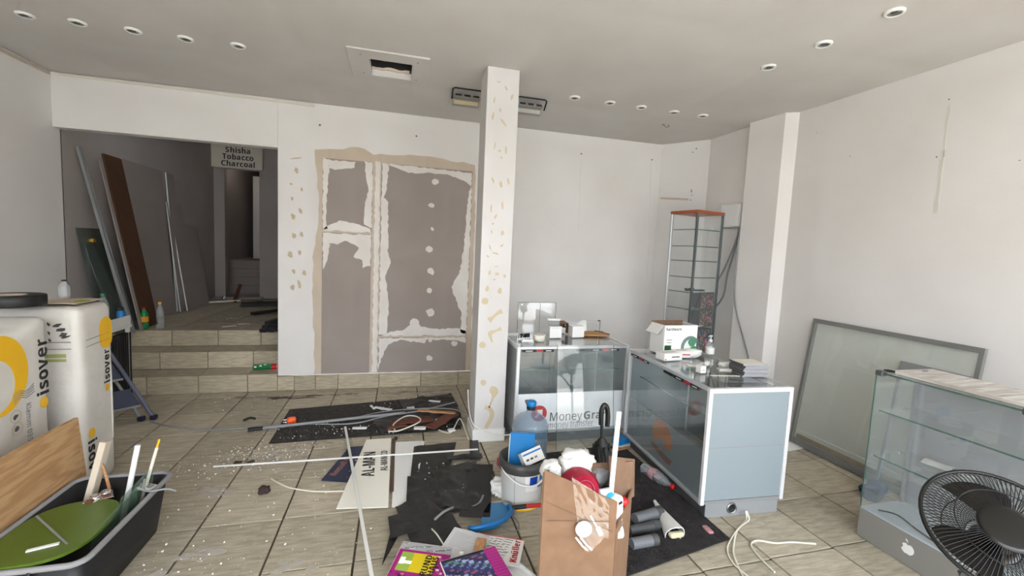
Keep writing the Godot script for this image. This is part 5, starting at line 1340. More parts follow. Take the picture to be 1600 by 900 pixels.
	obj("tape", MB.new().prism(PackedVector2Array(rect(.02, .50, .285, .503)), .001, frame(c1 - c0, v3(-.09, 1, 0), c0 + v3(0, 0, 0) + v3(0, 0, .0065))), M.card_inside, cx)
	obj("crease", MB.new().bar(c0 + v3(.01, .58, .008), c1 + v3(-.02, .455, .008), .003, .002), M.card_inside, cx)
	obj("fill", MB.new().box(v3(.02, .38, .02), v3(.20, .16, .11), .02), M.dark, cx)
	# what sticks out of it
	var bo := thing("magenta_bowl", "magenta plastic bowl tipped on its side in the open carton", "bowl", v3(.79, .585, -1.66), 0.0)
	var bxf := Transform3D(Basis(v3(1, 0, 0), 1.05) * Basis(v3(0, 0, 1), .10), Vector3.ZERO)
	obj("bowl", MB.new().lathe([Vector2(0, .055), Vector2(.055, .055), Vector2(.062, .045), Vector2(.085, -.03), Vector2(.094, -.036), Vector2(.094, -.042), Vector2(.083, -.04), Vector2(.058, .042), Vector2(0, .046)], 36, bxf), mat(Color(.62, .04, .19), .3), bo)
	obj("foot_ring", MB.new().lathe([Vector2(.032, .054), Vector2(.034, .060), Vector2(.040, .060), Vector2(.042, .054)], 28, bxf), mat(Color(.56, .04, .18), .3), bo)
	crumple("white_bag", "large white crumpled bag behind the magenta bowl", "bag", v3(.82, .56, -1.80), v3(.17, .13, .12), M.white, 31, 0, "", .22)
	crumple("white_bag", "small translucent white bag bulging over the carton's left rim", "bag", v3(.665, .60, -1.72), v3(.085, .10, .08), mat(Color(.82, .82, .81), .4), 33, 0, "", .22)
	crumple("grey_scrap", "crumpled grey scrap between the magenta bowl and the umbrella", "scrap", v3(.93, .53, -1.76), v3(.10, .10, .08), M.grey, 35, 0, "", .25)
	var tk := thing("tissue_pack", "light blue and white tissue packet in the open carton", "packet", v3(.888, .53, -1.635), 18.0)
	obj("packet", MB.new().soft(v3(0, .03, 0), v3(.085, .07, .03), .012, .004, noise(2, .2), 8, Basis(v3(0, 0, 1), -.15)), mat(Color(.82, .88, .92), .4), tk)
	obj("print", MB.new().prism(blob(.03, .022, .3, .2, 9), .002, Transform3D(Basis(), v3(.005, .028, .0155))), mat(Color(.14, .62, .85), .4), tk)
	var ds := thing("white_dispenser", "white plastic dispenser with a dark slot in the open carton", "dispenser", v3(.935, .455, -1.635), 25.0)
	obj("body", MB.new().soft(v3(0, .055, 0), v3(.075, .10, .06), .02, .002, noise(4, .1), 8), M.white_gloss, ds)
	obj("slot", MB.new().box(v3(.0, .085, .031), v3(.024, .010, .006), .002), M.black, ds)
	var rc := thing("red_can", "red cap of a bottle lying deep in the open carton", "cap", v3(.985, .505, -1.66))
	obj("cap", MB.new().lathe([Vector2(0, .03), Vector2(.02, .028), Vector2(.024, .0), Vector2(0, 0)], 14, Transform3D(Basis(v3(0, 0, 1), -1.0), Vector3.ZERO)), M.red, rc)
	for k in 3:
		crumple("paper_scrap", ["pale pink paper scrap deep in the open carton, the top one", "grey paper scrap deep in the open carton, under the pink one", "white paper scrap at the open carton's near corner"][k], "paper scrap", v3(.925 + .008 * k, .44 - .022 * k, -1.63 + .008 * k), v3(.08, .035, .06), [mat(Color(.80, .70, .70), .7), M.grey, M.paper][k], 41 + k, 30.0 * k)
	var rd := thing("white_rod", "white plastic strip standing upright in the open carton", "rod", v3(.922, .52, -1.65))
	obj("rod", MB.new().bar(v3(0, 0, 0), v3(.02, .405, -.01), .022, .010, .002, v3(0, 0, 1)), M.white_gloss, rd)
	var film := thing("plastic_film", "clear plastic film draped over the carton's front with white lids", "plastic film", v3(.80, .50, -1.585), -11.0)
	var fn := noise(55, 6.0, 3)
	obj("film", MB.new().sheet(14, 14, func(u: float, v: float) -> Vector3: return v3(lerpf(-.09 + .05 * v, .075, u), lerpf(.085 + .10 * (1.0 - u), -.10 - .03 * sin(u * 5.0), v), .008 + fn.get_noise_2d(u, v) * .012 + .012 * v), .001), glass(Color(.88, .80, .74), .13), film)
	var ld := thing("plastic_disc", "round white lid hanging in the clear film on the carton's front", "lid", v3(.762, .475, -1.560), -11.0)
	obj("lid", MB.new().lathe([Vector2(0, .004), Vector2(.030, .004), Vector2(.034, .002), Vector2(.035, -.004), Vector2(0, -.004)], 24, Transform3D(Basis(v3(1, 0, 0), PI / 2), Vector3.ZERO)), M.white_gloss, ld)
	var sp := thing("plastic_spoon", "white plastic spoon caught in the clear film beside the lid", "spoon", v3(.812, .485, -1.565), -11.0)
	obj("handle", MB.new().bar(v3(-.02, .04, 0), v3(.012, -.012, 0), .008, .003, .001, v3(0, 0, 1)), M.white, sp)
	obj("bowl", MB.new().soft(v3(.022, -.028, 0), v3(.02, .042, .008), .004, 0, noise(1, .1), 6, Basis(v3(0, 0, 1), .5)), M.white, sp)
	for k in 2:
		var s2 := thing("plastic_fork", ["lower white plastic fork in the clear film", "upper white plastic fork in the clear film"][k], "fork", v3(.748 + .02 * k, .425, -1.556), -11.0)
		obj("handle", MB.new().bar(v3(-.02, .02, 0), v3(.014, -.022, 0), .007, .003, .001, v3(0, 0, 1)), M.white, s2)
		for j in 3:
			obj("tine", MB.new().bar(v3(.012 + j * .004, -.02, 0), v3(.026 + j * .004, -.036, 0), .002, .002, 0, v3(0, 0, 1)), M.white, s2)
	# umbrella
	var um := thing("umbrella", "closed black umbrella with a hooked handle behind the open carton", "umbrella", v3(1.105, .0, -2.05))
	obj("canopy", MB.new().lathe([Vector2(.004, .0), Vector2(.02, .06), Vector2(.038, .30), Vector2(.042, .46), Vector2(.045, .55), Vector2(.028, .61), Vector2(.012, .63)], 14, Transform3D(Basis(v3(0, 0, 1), .05), Vector3.ZERO)), M.black, um)
	for k in 7:
		var a := TAU * k / 7
		obj("fold", MB.new().tube(bez([v3(cos(a) * .035, .25, sin(a) * .035), v3(cos(a + .3) * .044 - .02, .44, sin(a + .3) * .044), v3(cos(a + .8) * .04 - .03, .59, sin(a + .8) * .04)], 4), .010, 6), M.dark if k % 2 else M.black, um)
	obj("shaft", MB.new().tube([v3(-.03, .60, 0), v3(-.042, .75, 0)], .009, 8), M.black, um)
	obj("handle", MB.new().tube(bez([v3(-.042, .70, 0), v3(-.045, .77, 0), v3(-.032, .805, 0), v3(-.014, .79, 0), v3(-.005, .74, 0), v3(-.006, .69, 0)], 6), .013, 10), M.black_gloss, um)
	obj("strap", MB.new().lathe([Vector2(.047, .40), Vector2(.049, .405), Vector2(.049, .425), Vector2(.047, .43)], 14, Transform3D(Basis(v3(0, 0, 1), .05), Vector3.ZERO)), M.grey_dark, um)
	# things on the carpet
	var pb := thing("plastic_bottle", "clear soft drink bottle with a red cap lying on the black carpet", "bottle", v3(1.81, .045, -2.655), -78.0)
	var lx := Transform3D(Basis(v3(0, -1, 0), v3(1, 0, 0), v3(0, 0, 1)), v3(-.10, 0, 0))
	obj("body", MB.new().lathe([Vector2(0, .004), Vector2(.03, 0), Vector2(.04, .012), Vector2(.042, .07), Vector2(.037, .085), Vector2(.042, .10), Vector2(.042, .17), Vector2(.03, .22), Vector2(.014, .262), Vector2(.013, .28)], 20, lx), M.pet, pb)
	obj("label", MB.new().lathe([Vector2(.0425, .085), Vector2(.043, .086), Vector2(.043, .135), Vector2(.0425, .136)], 20, lx), glass(Color(.80, .60, .62), .6), pb)
	obj("cap", MB.new().lathe([Vector2(.015, .272), Vector2(.019, .275), Vector2(.019, .298), Vector2(0, .30)], 14, lx), M.red, pb)
	for q in [[v3(1.40, .035, -2.20), v3(1.60, .035, -2.24), .035, mat(Color(.42, .43, .45), .5), "thickest grey pipe lying on the carpet beside the open carton"], [v3(1.32, .028, -2.12), v3(1.52, .028, -2.14), .026, M.grey_dark, "dark grey pipe lying on the carpet, the middle one"], [v3(1.27, .03, -2.01), v3(1.43, .03, -2.02), .030, mat(Color(.42, .43, .45), .5), "short grey connector lying on the carpet, nearest the viewer"]]:
		var o := thing("grey_pipe", q[4], "pipe", q[0], 0.0, "grey pipes on the carpet")
		var d: Vector3 = q[1] - q[0]
		obj("pipe", MB.new().tube([Vector3.ZERO, d], q[2], 18), q[3], o)
		obj("sleeve", MB.new().tube([d * .80, d * 1.02], q[2] * 1.08, 18), M.grey_dark, o)
		obj("bore", MB.new().tube([d * 1.0, d * 1.025], q[2] * .85, 14), M.black, o)
	var gs := thing("steel_strip", "thin grey strip standing against the carton's back flap", "strip", v3(1.36, .01, -2.32))
	obj("strip", MB.new().bar(Vector3.ZERO, v3(.0, .13, -.04), .012, .004, .001), M.grey, gs)
	var wr := thing("white_rectangle", "short white plastic piece on the carpet behind the pipes", "piece", v3(1.42, .02, -2.40), 5.0)
	obj("piece", MB.new().box(v3(0, .01, 0), v3(.09, .02, .05), .004), M.white, wr)
	var fb := thing("folded_fan", "white pleated paper fan with yellow tips lying on the carpet", "paper fan", v3(1.60, .012, -2.17))
	for k in 13:
		var a := PI * k / 12.0
		obj("pleat", MB.new().bar(v3(.045, .012, -.20), v3(-.035 + cos(a) * .062, .012 + sin(a) * .055, .15 - .02 * absf(cos(a))), .019, .004, .001, v3(cos(a), sin(a), 0)), M.paper, fb)
	obj("tip", MB.new().soft(v3(-.035, .022, .14), v3(.09, .03, .035), .012, .004, noise(6, .2), 8), mat(Color(.84, .80, .66), .7), fb)
	var sn := thing("white_spoon", "long white plastic spoon lying on the carpet beside the pleated fan", "spoon", v3(1.56, .016, -2.12))
	obj("handle", MB.new().bar(v3(-.06, .01, -.08), v3(.03, .0, .10), .009, .004, .001), M.white, sn)
	obj("bowl", MB.new().soft(v3(-.075, .012, -.11), v3(.034, .012, .055), .005, 0, noise(1, .1), 6, Basis(v3(0, 1, 0), .4)), M.white, sn)
	crumple("pink_shard", "small pinkish glossy shard on the carpet's front corner", "shard", v3(1.80, .008, -2.06), v3(.035, .018, .07), mat(Color(.72, .52, .54), .2), 51)
	var bs := thing("blue_box", "small blue and white packet between the two counters' feet", "packet", v3(1.86, .01, -3.22), 20.0)
	obj("packet", MB.new().box(v3(0, .03, 0), v3(.13, .05, .10), .006), M.blue, bs)
	obj("edge", MB.new().box(v3(0, .006, .03), v3(.14, .012, .09), .002), M.cream, bs)
	var lt := thing("wooden_lath", "thin wooden lath on the carpet edge between the counters", "lath", v3(1.70, .014, -3.08))
	obj("lath", MB.new().bar(v3(-.1, 0, 0), v3(.18, .0, -.05), .03, .014, .002), M.wood, lt)
	# scoop
	var sc := thing("blue_scoop", "blue plastic scoop with a black and red handle lying by the black sheeting", "scoop", v3(.60, .02, -2.40))
	var blade := PackedVector2Array([V(.09, .06), V(.06, .115), V(-.02, .12), V(-.075, .03), V(-.10, -.06), V(-.17, -.10), V(-.15, -.125), V(-.03, -.11), V(.05, -.06), V(.09, .0)])
	obj("pan", MB.new().prism(blade, .010, lying(v3(0, .004, 0))), mat(Color(.13, .45, .66), .35), sc)
	obj("lip", MB.new().tube(bez([v3(.09, .022, -.06), v3(.095, .03, .0), v3(.05, .036, .065), v3(-.03, .036, .112), v3(-.15, .028, .122), v3(-.175, .02, .10)], 5), .013, 10), mat(Color(.10, .42, .68), .3), sc)
	obj("ring", MB.new().tube(bez([v3(.06, .02, -.115), v3(.10, .03, -.08), v3(.115, .03, -.02), v3(.10, .025, .03)], 5), .006, 8), M.steel, sc)
	obj("grip", MB.new().tube([v3(.10, .035, -.015), v3(.185, .045, .0)], .013, 12), M.black, sc)
	obj("handle", MB.new().tube([v3(.185, .045, .0), v3(.34, .06, .03)], .012, 12), M.red, sc)
	cable("steel_wire", "thin steel wire curling on the tiles beside the blue scoop", [v3(.62, .01, -2.30), v3(.68, .01, -2.26), v3(.72, .012, -2.32), v3(.70, .012, -2.42)], .003, M.steel)
	# printed matter
	var mk := func(called: String, label: String, at: Vector3, turn: float, w: float, h: float, t: float, m: Material, tilt := 0.0) -> Node3D:
		var o := thing(called, label, "printed sheet", at, turn)
		var fr := lying(v3(0, .0, 0)) * Transform3D(Basis(v3(1, 0, 0), tilt), Vector3.ZERO)
		obj("sheet", MB.new().prism(PackedVector2Array(rect(-w / 2, -h / 2, w / 2, h / 2)), t, fr), M.paper, o)
		obj("print", MB.new().prism(PackedVector2Array(rect(-w / 2 + .002, -h / 2 + .002, w / 2 - .002, h / 2 - .002)), .0008, fr * Transform3D(Basis(), v3(0, 0, t))), m, o)
		return o
	var im1 := Image.create(128, 128, false, Image.FORMAT_RGB8)
	im1.fill(Color(.60, .10, .45))
	im1.fill_rect(Rect2i(0, 0, 128, 26), Color(.62, .62, .62))
	for k in 40: im1.fill_rect(Rect2i((k * 37) % 120, 4 + (k * 7) % 18, 5 + k % 9, 2), Color(.25, .25, .25) if k % 3 else Color(.85, .85, .82))
	im1.fill_rect(Rect2i(10, 34, 88, 62), Color(.83, .74, .10))
	im1.fill_rect(Rect2i(10, 34, 30, 62), Color(.58, .68, .28))
	im1.fill_rect(Rect2i(14, 62, 28, 10), Color.WHITE)
	im1.fill_rect(Rect2i(12, 52, 12, 22), Color.WHITE)
	for k in 12: im1.fill_rect(Rect2i(98 + (k * 13) % 24, 34 + (k * 17) % 60, 8, 6), [Color(.95, .85, .9), Color(.75, .25, .5), Color(.15, .05, .15)][k % 3])
	for k in 30: im1.fill_rect(Rect2i((k * 29) % 122, 100 + (k * 11) % 24, 8, 5), [Color(.45, .05, .35), Color(.8, .5, .5), Color(.2, .05, .2)][k % 3])
	var m1 := mat(Color.WHITE, .3); m1.albedo_texture = ImageTexture.create_from_image(im1)
	var g1: Node3D = mk.call("magazine", "glossy purple and yellow advertising leaflet in front of the black sheeting", v3(.145, .045, -2.055), -22.0, .27, .24, .006, m1, .12)
	var yx := lying(Vector3.ZERO) * Transform3D(Basis(v3(1, 0, 0), .12), v3(0, 0, .007))
	lettering("RUND", .032, M.black, g1, yx * Transform3D(Basis(v3(0, 0, 1), PI * .5), v3(.03, -.01, .0005)))
	lettering("HAUS", .032, M.black, g1, yx * Transform3D(Basis(v3(0, 0, 1), PI * .5), v3(.065, -.01, .0005)))
	var im2 := Image.create(128, 96, false, Image.FORMAT_RGB8)
	im2.fill(Color(.16, .17, .36))
	for k in 160: im2.fill_rect(Rect2i((k * 53) % 100, (k * 31) % 92, 3 + k % 9, 3 + k % 7), [Color(.30, .42, .62), Color(.45, .55, .60), Color(.2, .2, .5), Color(.55, .3, .35), Color(.1, .1, .25), Color(.62, .66, .8), Color(.35, .5, .45)][k % 7])
	im2.fill_rect(Rect2i(98, 0, 30, 96), Color(.66, .07, .48))
	for k in 12: im2.fill_rect(Rect2i(98, k * 8, 30, 1), Color(.78, .3, .62))
	im2.fill_rect(Rect2i(0, 0, 98, 7), Color(.06, .05, .12))
	var m2 := mat(Color.WHITE, .3); m2.albedo_texture = ImageTexture.create_from_image(im2)
	mk.call("magazine", "glossy blue and magenta magazine lying nearest the viewer", v3(.395, .075, -1.915), 12.0, .29, .22, .010, m2, .08)
	var im3 := Image.create(96, 128, false, Image.FORMAT_RGB8)
	im3.fill(Color(.80, .80, .81))
	for k in 14: im3.fill_rect(Rect2i(10, 14 + k * 4, 30 + (k * 17) % 40, 1), Color(.62, .62, .64))
	for k in 9: im3.fill_rect(Rect2i(52, 84 + k * 4, 20 + (k * 11) % 20, 1), Color(.6, .6, .62))
	var m3 := mat(Color.WHITE, .6); m3.albedo_texture = ImageTexture.create_from_image(im3)
	mk.call("flyer", "grey white flyer with small grey text under the wood block", v3(.36, .05, -2.125), -32.0, .21, .26, .003, m3, .05)
	var im4 := Image.create(128, 96, false, Image.FORMAT_RGB8)
	im4.fill(Color(.93, .93, .92))
	for k in 70: im4.fill_rect(Rect2i(4 + (k * 23) % 84, 4 + (k * 7) % 86, 6 + k % 9, 2), Color(.35, .35, .36) if k % 6 else Color(.78, .15, .15))
	im4.fill_rect(Rect2i(0, 0, 128, 3), Color(.8, .2, .2))
	var m4 := mat(Color.WHITE, .5); m4.albedo_texture = ImageTexture.create_from_image(im4)
	var g4: Node3D = mk.call("flyer", "white price flyer with red slanted lettering beside the blue scoop", v3(.54, .035, -2.10), -24.0, .26, .20, .003, m4, .03)
	lettering("Knüller", .035, M.red, g4, lying(v3(.095, .006, .0)) * Transform3D(Basis(v3(0, 0, 1), PI * .5), Vector3.ZERO))
	var wk := thing("wood_block", "short light wood block lying on the flyers", "block", v3(.44, .064, -2.075), 70.0)
	obj("block", MB.new().box(v3(0, .012, 0), v3(.13, .022, .05), .003), M.wood, wk)
	var tr := thing("white_tray", "white plastic tray at the edge of the leaflets", "tray", v3(.585, .0, -1.95), -62.0)
	obj("floor", MB.new().box(v3(0, .006, 0), v3(.22, .008, .12), .002), M.white, tr)
	for s in [-1.0, 1.0]:
		obj("rim", MB.new().box(v3(0, .016, s * .06), v3(.23, .028, .010), .003), M.white, tr)
		obj("rim", MB.new().box(v3(s * .112, .016, 0), v3(.010, .028, .13), .003), M.white, tr)
	var bc := thing("white_bottle_cap", "tiny white cap lying on the grey flyer", "cap", v3(.345, .066, -2.06))
	obj("cap", MB.new().lathe([Vector2(0, .014), Vector2(.011, .013), Vector2(.012, 0), Vector2(0, 0)], 14), M.white, bc)
	# cables by the pale blue counter
	cable("white_cable", "white cable from the cable hole to the front of the carpet, the thicker one", [v3(2.13, .05, -2.128), v3(2.11, .012, -2.10), v3(1.98, .006, -2.03), v3(1.86, .006, -1.92), v3(1.80, .006, -1.85), v3(1.74, .006, -1.73), v3(1.70, .006, -1.6)], .0055, M.cream)
	cable("white_cable", "second white cable from the cable hole, looping beside the first", [v3(2.135, .05, -2.128), v3(2.12, .02, -2.09), v3(2.02, .012, -2.05), v3(1.90, .006, -1.98), v3(1.80, .006, -1.90), v3(1.75, .006, -1.80), v3(1.76, .006, -1.68)], .0045, M.cream)
	cable("white_cable", "white cable lying across the tiles towards the glass cabinet", [v3(1.92, .006, -1.70), v3(1.93, .006, -1.80), v3(1.96, .006, -1.90), v3(2.03, .006, -1.93), v3(2.12, .006, -1.89), v3(2.22, .006, -1.88), v3(2.35, .006, -1.84)], .0055, M.cream)

# ---------------------------------------------------------------- right: leaning frame, cabinet, fan
func build_right() -> void:
	var fr := thing("framed_glass", "large grey framed glass panel leaning against the right wall", "glass panel", v3(3.445, .012, -2.45))
	var up := v3(.125, 1.0, .0075).normalized()
	var X := v3(0.0, 0, 1)
	var f := frame(X, up, Vector3.ZERO)
	var fm := mat(Color(.47, .47, .46), .4)
	var W := 1.15
	var Hh := 1.115
	for s in [-1.0, 1.0]:
		obj("frame_bar", MB.new().prism(PackedVector2Array(rect(s * W / 2 - .013, 0, s * W / 2 + .013, Hh)), .03, f * Transform3D(Basis(), v3(0, 0, -.015))), fm, fr)
	obj("frame_bar", MB.new().prism(PackedVector2Array(rect(-W / 2 + .013, Hh - .036, W / 2 - .013, Hh)), .03, f * Transform3D(Basis(), v3(0, 0, -.015))), fm, fr)
	obj("frame_bar", MB.new().prism(PackedVector2Array(rect(-W / 2 + .013, 0, W / 2 - .013, .05)), .03, f * Transform3D(Basis(), v3(0, 0, -.015))), fm, fr)
	obj("pane", MB.new().prism(PackedVector2Array(rect(-W / 2 + .013, .05, W / 2 - .013, Hh - .036)), .005, f), glass(Color(.78, .86, .79), .13), fr)
	obj("lower_strip", MB.new().prism(PackedVector2Array(rect(-W / 2 + .03, .052, W / 2 - .03, .085)), .012, f * Transform3D(Basis(), v3(0, 0, -.02))), mat(Color(.52, .36, .24), .6), fr)
	var rl := thing("grey_rail", "wide grey rail leaning behind the glass cabinet, before the framed panel", "rail", v3(3.50, .0, -2.10))
	obj("rail", MB.new().prism(PackedVector2Array(rect(-.20, .86, .20, .935)), .02, frame(X, up, v3(-.06, 0, 0))), M.grey, rl)
	for s in [-1.0, 1.0]:
		obj("leg", MB.new().prism(PackedVector2Array(rect(s * .19 - .01, .01, s * .19 + .01, .86)), .02, frame(X, up, v3(-.06, 0, 0))), M.grey, rl)
	var wp := thing("white_paper", "white paper sheet on the tiles under the framed glass panel's corner", "paper", v3(3.36, .004, -2.95), 10.0)
	obj("sheet", MB.new().prism(ragged(rect(-.12, -.07, .12, .06), .1, .006), .003, lying(Vector3.ZERO)), M.paper, wp)
	# glass cabinet
	var c := thing("glass_cabinet", "low wide glass shop cabinet with a washed wood top and grey plinth", "display cabinet", v3(2.69, 0, -1.87))
	var L := 1.6
	var D := .34
	var base := mat(Color(.52, .51, .495), .45)
	obj("plinth", MB.new().box(v3(D / 2, .085, L / 2), v3(D, .17, L), .004), base, c)
	# the plinth's emblem: a bitten fruit with a leaf
	var ap := PackedVector2Array()
	for i in 40:
		var a := TAU * i / 40
		var r := .030 * (1.0 - .12 * pow(maxf(0.0, sin(a)), 6.0)) * (1.0 + .04 * cos(2 * a))
		var q := Vector2(cos(a) * r, sin(a) * r * 1.05)
		if absf(a - PI / 2) < .25: q.y -= .005
		if absf(a - PI * 1.5) < .2: q.y += .003
		ap.append(q)
	var bite := PackedVector2Array()
	for i in 16:
		bite.append(V(.036, .004) + V(cos(TAU * i / 16), sin(TAU * i / 16)) * .014)
	var cutp: PackedVector2Array = Geometry2D.clip_polygons(ap, bite)[0]
	var ef := frame(v3(0, 0, 1), v3(0, 1, 0), v3(-.0008, .095, .265)) * Transform3D(Basis.from_scale(v3(-1, 1, -1)), Vector3.ZERO)
	obj("emblem", MB.new().prism(cutp, .0016, ef * Transform3D(Basis(), v3(0, 0, 0))), M.white_gloss, c)
	obj("emblem_leaf", MB.new().prism(PackedVector2Array([V(.0, .033), V(.004, .046), V(.014, .052), V(.012, .042)]), .0016, ef), M.white_gloss, c)
	obj("deck", MB.new().box(v3(D / 2, .178, L / 2), v3(D - .01, .014, L - .01), .002), mat(Color(.70, .74, .77), .3), c)
	var pane: StandardMaterial3D = M.glass
	obj("front_pane", MB.new().box(v3(.008, .585, L / 2), v3(.006, .81, L - .004)), pane, c)
	obj("end_pane", MB.new().box(v3(D / 2, .585, .006), v3(D - .03, .81, .006)), pane, c)
	obj("end_edge", MB.new().box(v3(.008, .585, .002), v3(.006, .81, .004)), M.glass_edge, c)
	obj("end_pane", MB.new().box(v3(D / 2, .585, L - .006), v3(D - .03, .81, .006)), pane, c)
	obj("back_panel", MB.new().box(v3(D - .01, .585, L / 2), v3(.012, .81, L - .01), .001), mat(Color(.60, .61, .63), .4), c)
	obj("back_post", MB.new().box(v3(D - .03, .585, .02), v3(.02, .81, .02), .002), M.grey, c)
	for y in [.505, .775]:
		var s := obj("shelf", MB.new().box(v3(D / 2 - .01, y, L / 2), v3(D - .06, .007, L - .06)), glass(Color(.78, .83, .84), .11), c)
		obj("shelf_edge", MB.new().box(v3(.020, y, L / 2), v3(.004, .008, L - .06)), M.glass_edge, s)
		for k in 2:
			obj("shelf_pin", MB.new().box(v3(.05 + k * .2, y - .01, .016), v3(.018, .012, .014), .002), M.chrome, s)
	var topz := obj("top", MB.new().box(v3(D / 2 + .02, 1.012, L / 2 + .03), v3(D - .05, .022, L - .08), .003), M.washed, c)
	obj("top_pane", MB.new().box(v3(D / 2, .995, L / 2), v3(D, .008, L)), pane, c)
	obj("top_edge", MB.new().box(v3(.002, .995, L / 2), v3(.003, .009, L)), M.glass_edge, c)
	for z in [.02, .64]:
		obj("corner_clamp", MB.new().box(v3(.015, .992, z), v3(.04, .03, .04), .004), M.grey_dark, c)
	obj("lock_ring", MB.new().lathe([Vector2(.012, 0), Vector2(.026, .002), Vector2(.028, .008), Vector2(.014, .010)], 18, Transform3D(Basis(), v3(.065, 1.0, .03))), M.black, c)
	obj("screw", MB.new().box(v3(.20, 1.027, .12), v3(.03, .006, .012), .002), M.grey, topz)
	for k in 3:
		var o := thing("white_papers", ["upper loose white sheet on the glass cabinet's middle shelf", "middle loose white sheet on the glass cabinet's shelf", "lowest loose white sheet in the glass cabinet"][k], "paper", v3(2.93, [.515, .521, .188][k], -1.66 + .1 * k), 15.0 + 12.0 * k, "papers in the glass cabinet")
		obj("sheet", MB.new().sheet(6, 4, func(u: float, v: float) -> Vector3: return v3(lerpf(-.045, .045, u), .003 + .010 * sin(u * 3.0 + k), lerpf(-.06, .06, v)), .002), M.paper, o)
	crumple("blue_cloth", "dark blue crumpled cloth on the tiles behind the glass cabinet's end", "cloth", v3(3.25, 0, -2.18), v3(.19, .09, .12), mat(Color(.16, .22, .34), .8), 61, 20.0, "", .4)
	cable("black_cable", "black cord lying on the glass cabinet's deck", [v3(2.74, .19, -1.80), v3(2.80, .19, -1.74), v3(2.76, .19, -1.62), v3(2.73, .19, -1.5), v3(2.74, .19, -1.4)], .004, M.black)
	# fan
	var n := v3(-.395, .785, .478).normalized()
	var fx := thing("standing_fan", "black standing fan with its wire guard tilted up, nearest the right wall", "fan", v3(1.955, 0, -.910))
	var ax := v3(0, 1, 0)
	var side := v3(0, 1, 0).cross(n).normalized()
	var hb := Basis(side, n, side.cross(n))
	var hx := Transform3D(hb, v3(0, .745, 0))
	var R := .208
	var tor := []
	for i in 49:
		var a := TAU * i / 48
		tor.append(hx * v3(cos(a) * R, 0, sin(a) * R))
	obj("guard_ring", MB.new().tube(tor, .007, 8), M.black_gloss, fx)
	var wires := MB.new()
	for i in 96:
		var a := TAU * i / 96
		var d := v3(cos(a), 0, sin(a))
		var tw := v3(cos(a + .16), 0, sin(a + .16))
		wires.tube([hx * (d * R), hx * (d * R * .86 + v3(0, .022, 0)), hx * (d * R * .36 + v3(0, .036, 0))], .0014, 4)
		wires.tube([hx * (d * R), hx * (tw * R * .9 + v3(0, -.04, 0)), hx * (tw * R * .34 + v3(0, -.075, 0))], .0014, 4)
	var wm := obj("guard_wires", wires, M.black_gloss, fx)
	wm.set_meta("kind", "stuff")
	for rr in [[.36, .036], [.62, .030], [.34, -.075], [.66, -.057]]:
		var t2 := []
		for i in 33:
			var a := TAU * i / 32
			t2.append(hx * v3(cos(a) * R * rr[0], rr[1], sin(a) * R * rr[0]))
		obj("guard_hoop", MB.new().tube(t2, .002, 6), M.black_gloss, fx)
	obj("guard_cap", MB.new().lathe([Vector2(R * .37, .032), Vector2(R * .36, .040), Vector2(R * .30, .043), Vector2(0, .044)], 28, hx), M.black_gloss, fx)
	obj("spinner", MB.new().lathe([Vector2(.05, -.045), Vector2(.048, -.005), Vector2(.03, .012), Vector2(0, .016)], 24, hx), M.black_gloss, fx)
	for k in 3:
		var a0 := TAU * k / 3 + 2.3
		var bl := MB.new().sheet(8, 8, func(u: float, v: float) -> Vector3:
			var rr := lerpf(.045, .178, u)
			var aa := a0 + lerpf(-.50, .72 + .2 * sin(u * PI), v) * lerpf(.8, 1.0, u)
			return hx * v3(cos(aa) * rr, lerpf(.012, -.030, v) * lerpf(.6, 1.0, u) - .01, sin(aa) * rr), .002)
		obj("blade", bl, mat(Color(.03, .028, .03), .35), fx)
	obj("motor", MB.new().lathe([Vector2(0, -.17), Vector2(.04, -.165), Vector2(.058, -.14), Vector2(.06, -.08), Vector2(.05, -.07), Vector2(0, -.07)], 24, hx), M.black_gloss, fx)
	obj("pole", MB.new().tube([hx * v3(0, -.12, 0), v3(.04, .50, -.05), v3(.04, .04, -.05)], .016, 12), M.black_gloss, fx)
	obj("collar", MB.new().lathe([Vector2(.018, .40), Vector2(.026, .405), Vector2(.026, .46), Vector2(.018, .465)], 14, Transform3D(Basis(), v3(.04, 0, -.05))), M.dark, fx)
	obj("strut", MB.new().tube([hx * v3(-R * .62, -.02, R * .80), hx * v3(-R * .45, -.12, R * .55), v3(.04, .42, -.05)], .010, 8), M.black_gloss, fx)
	obj("base", MB.new().lathe([Vector2(0, .03), Vector2(.05, .028), Vector2(.17, .015), Vector2(.18, .004), Vector2(.18, 0), Vector2(0, 0)], 36, Transform3D(Basis(), v3(.04, 0, -.05))), M.black_gloss, fx)

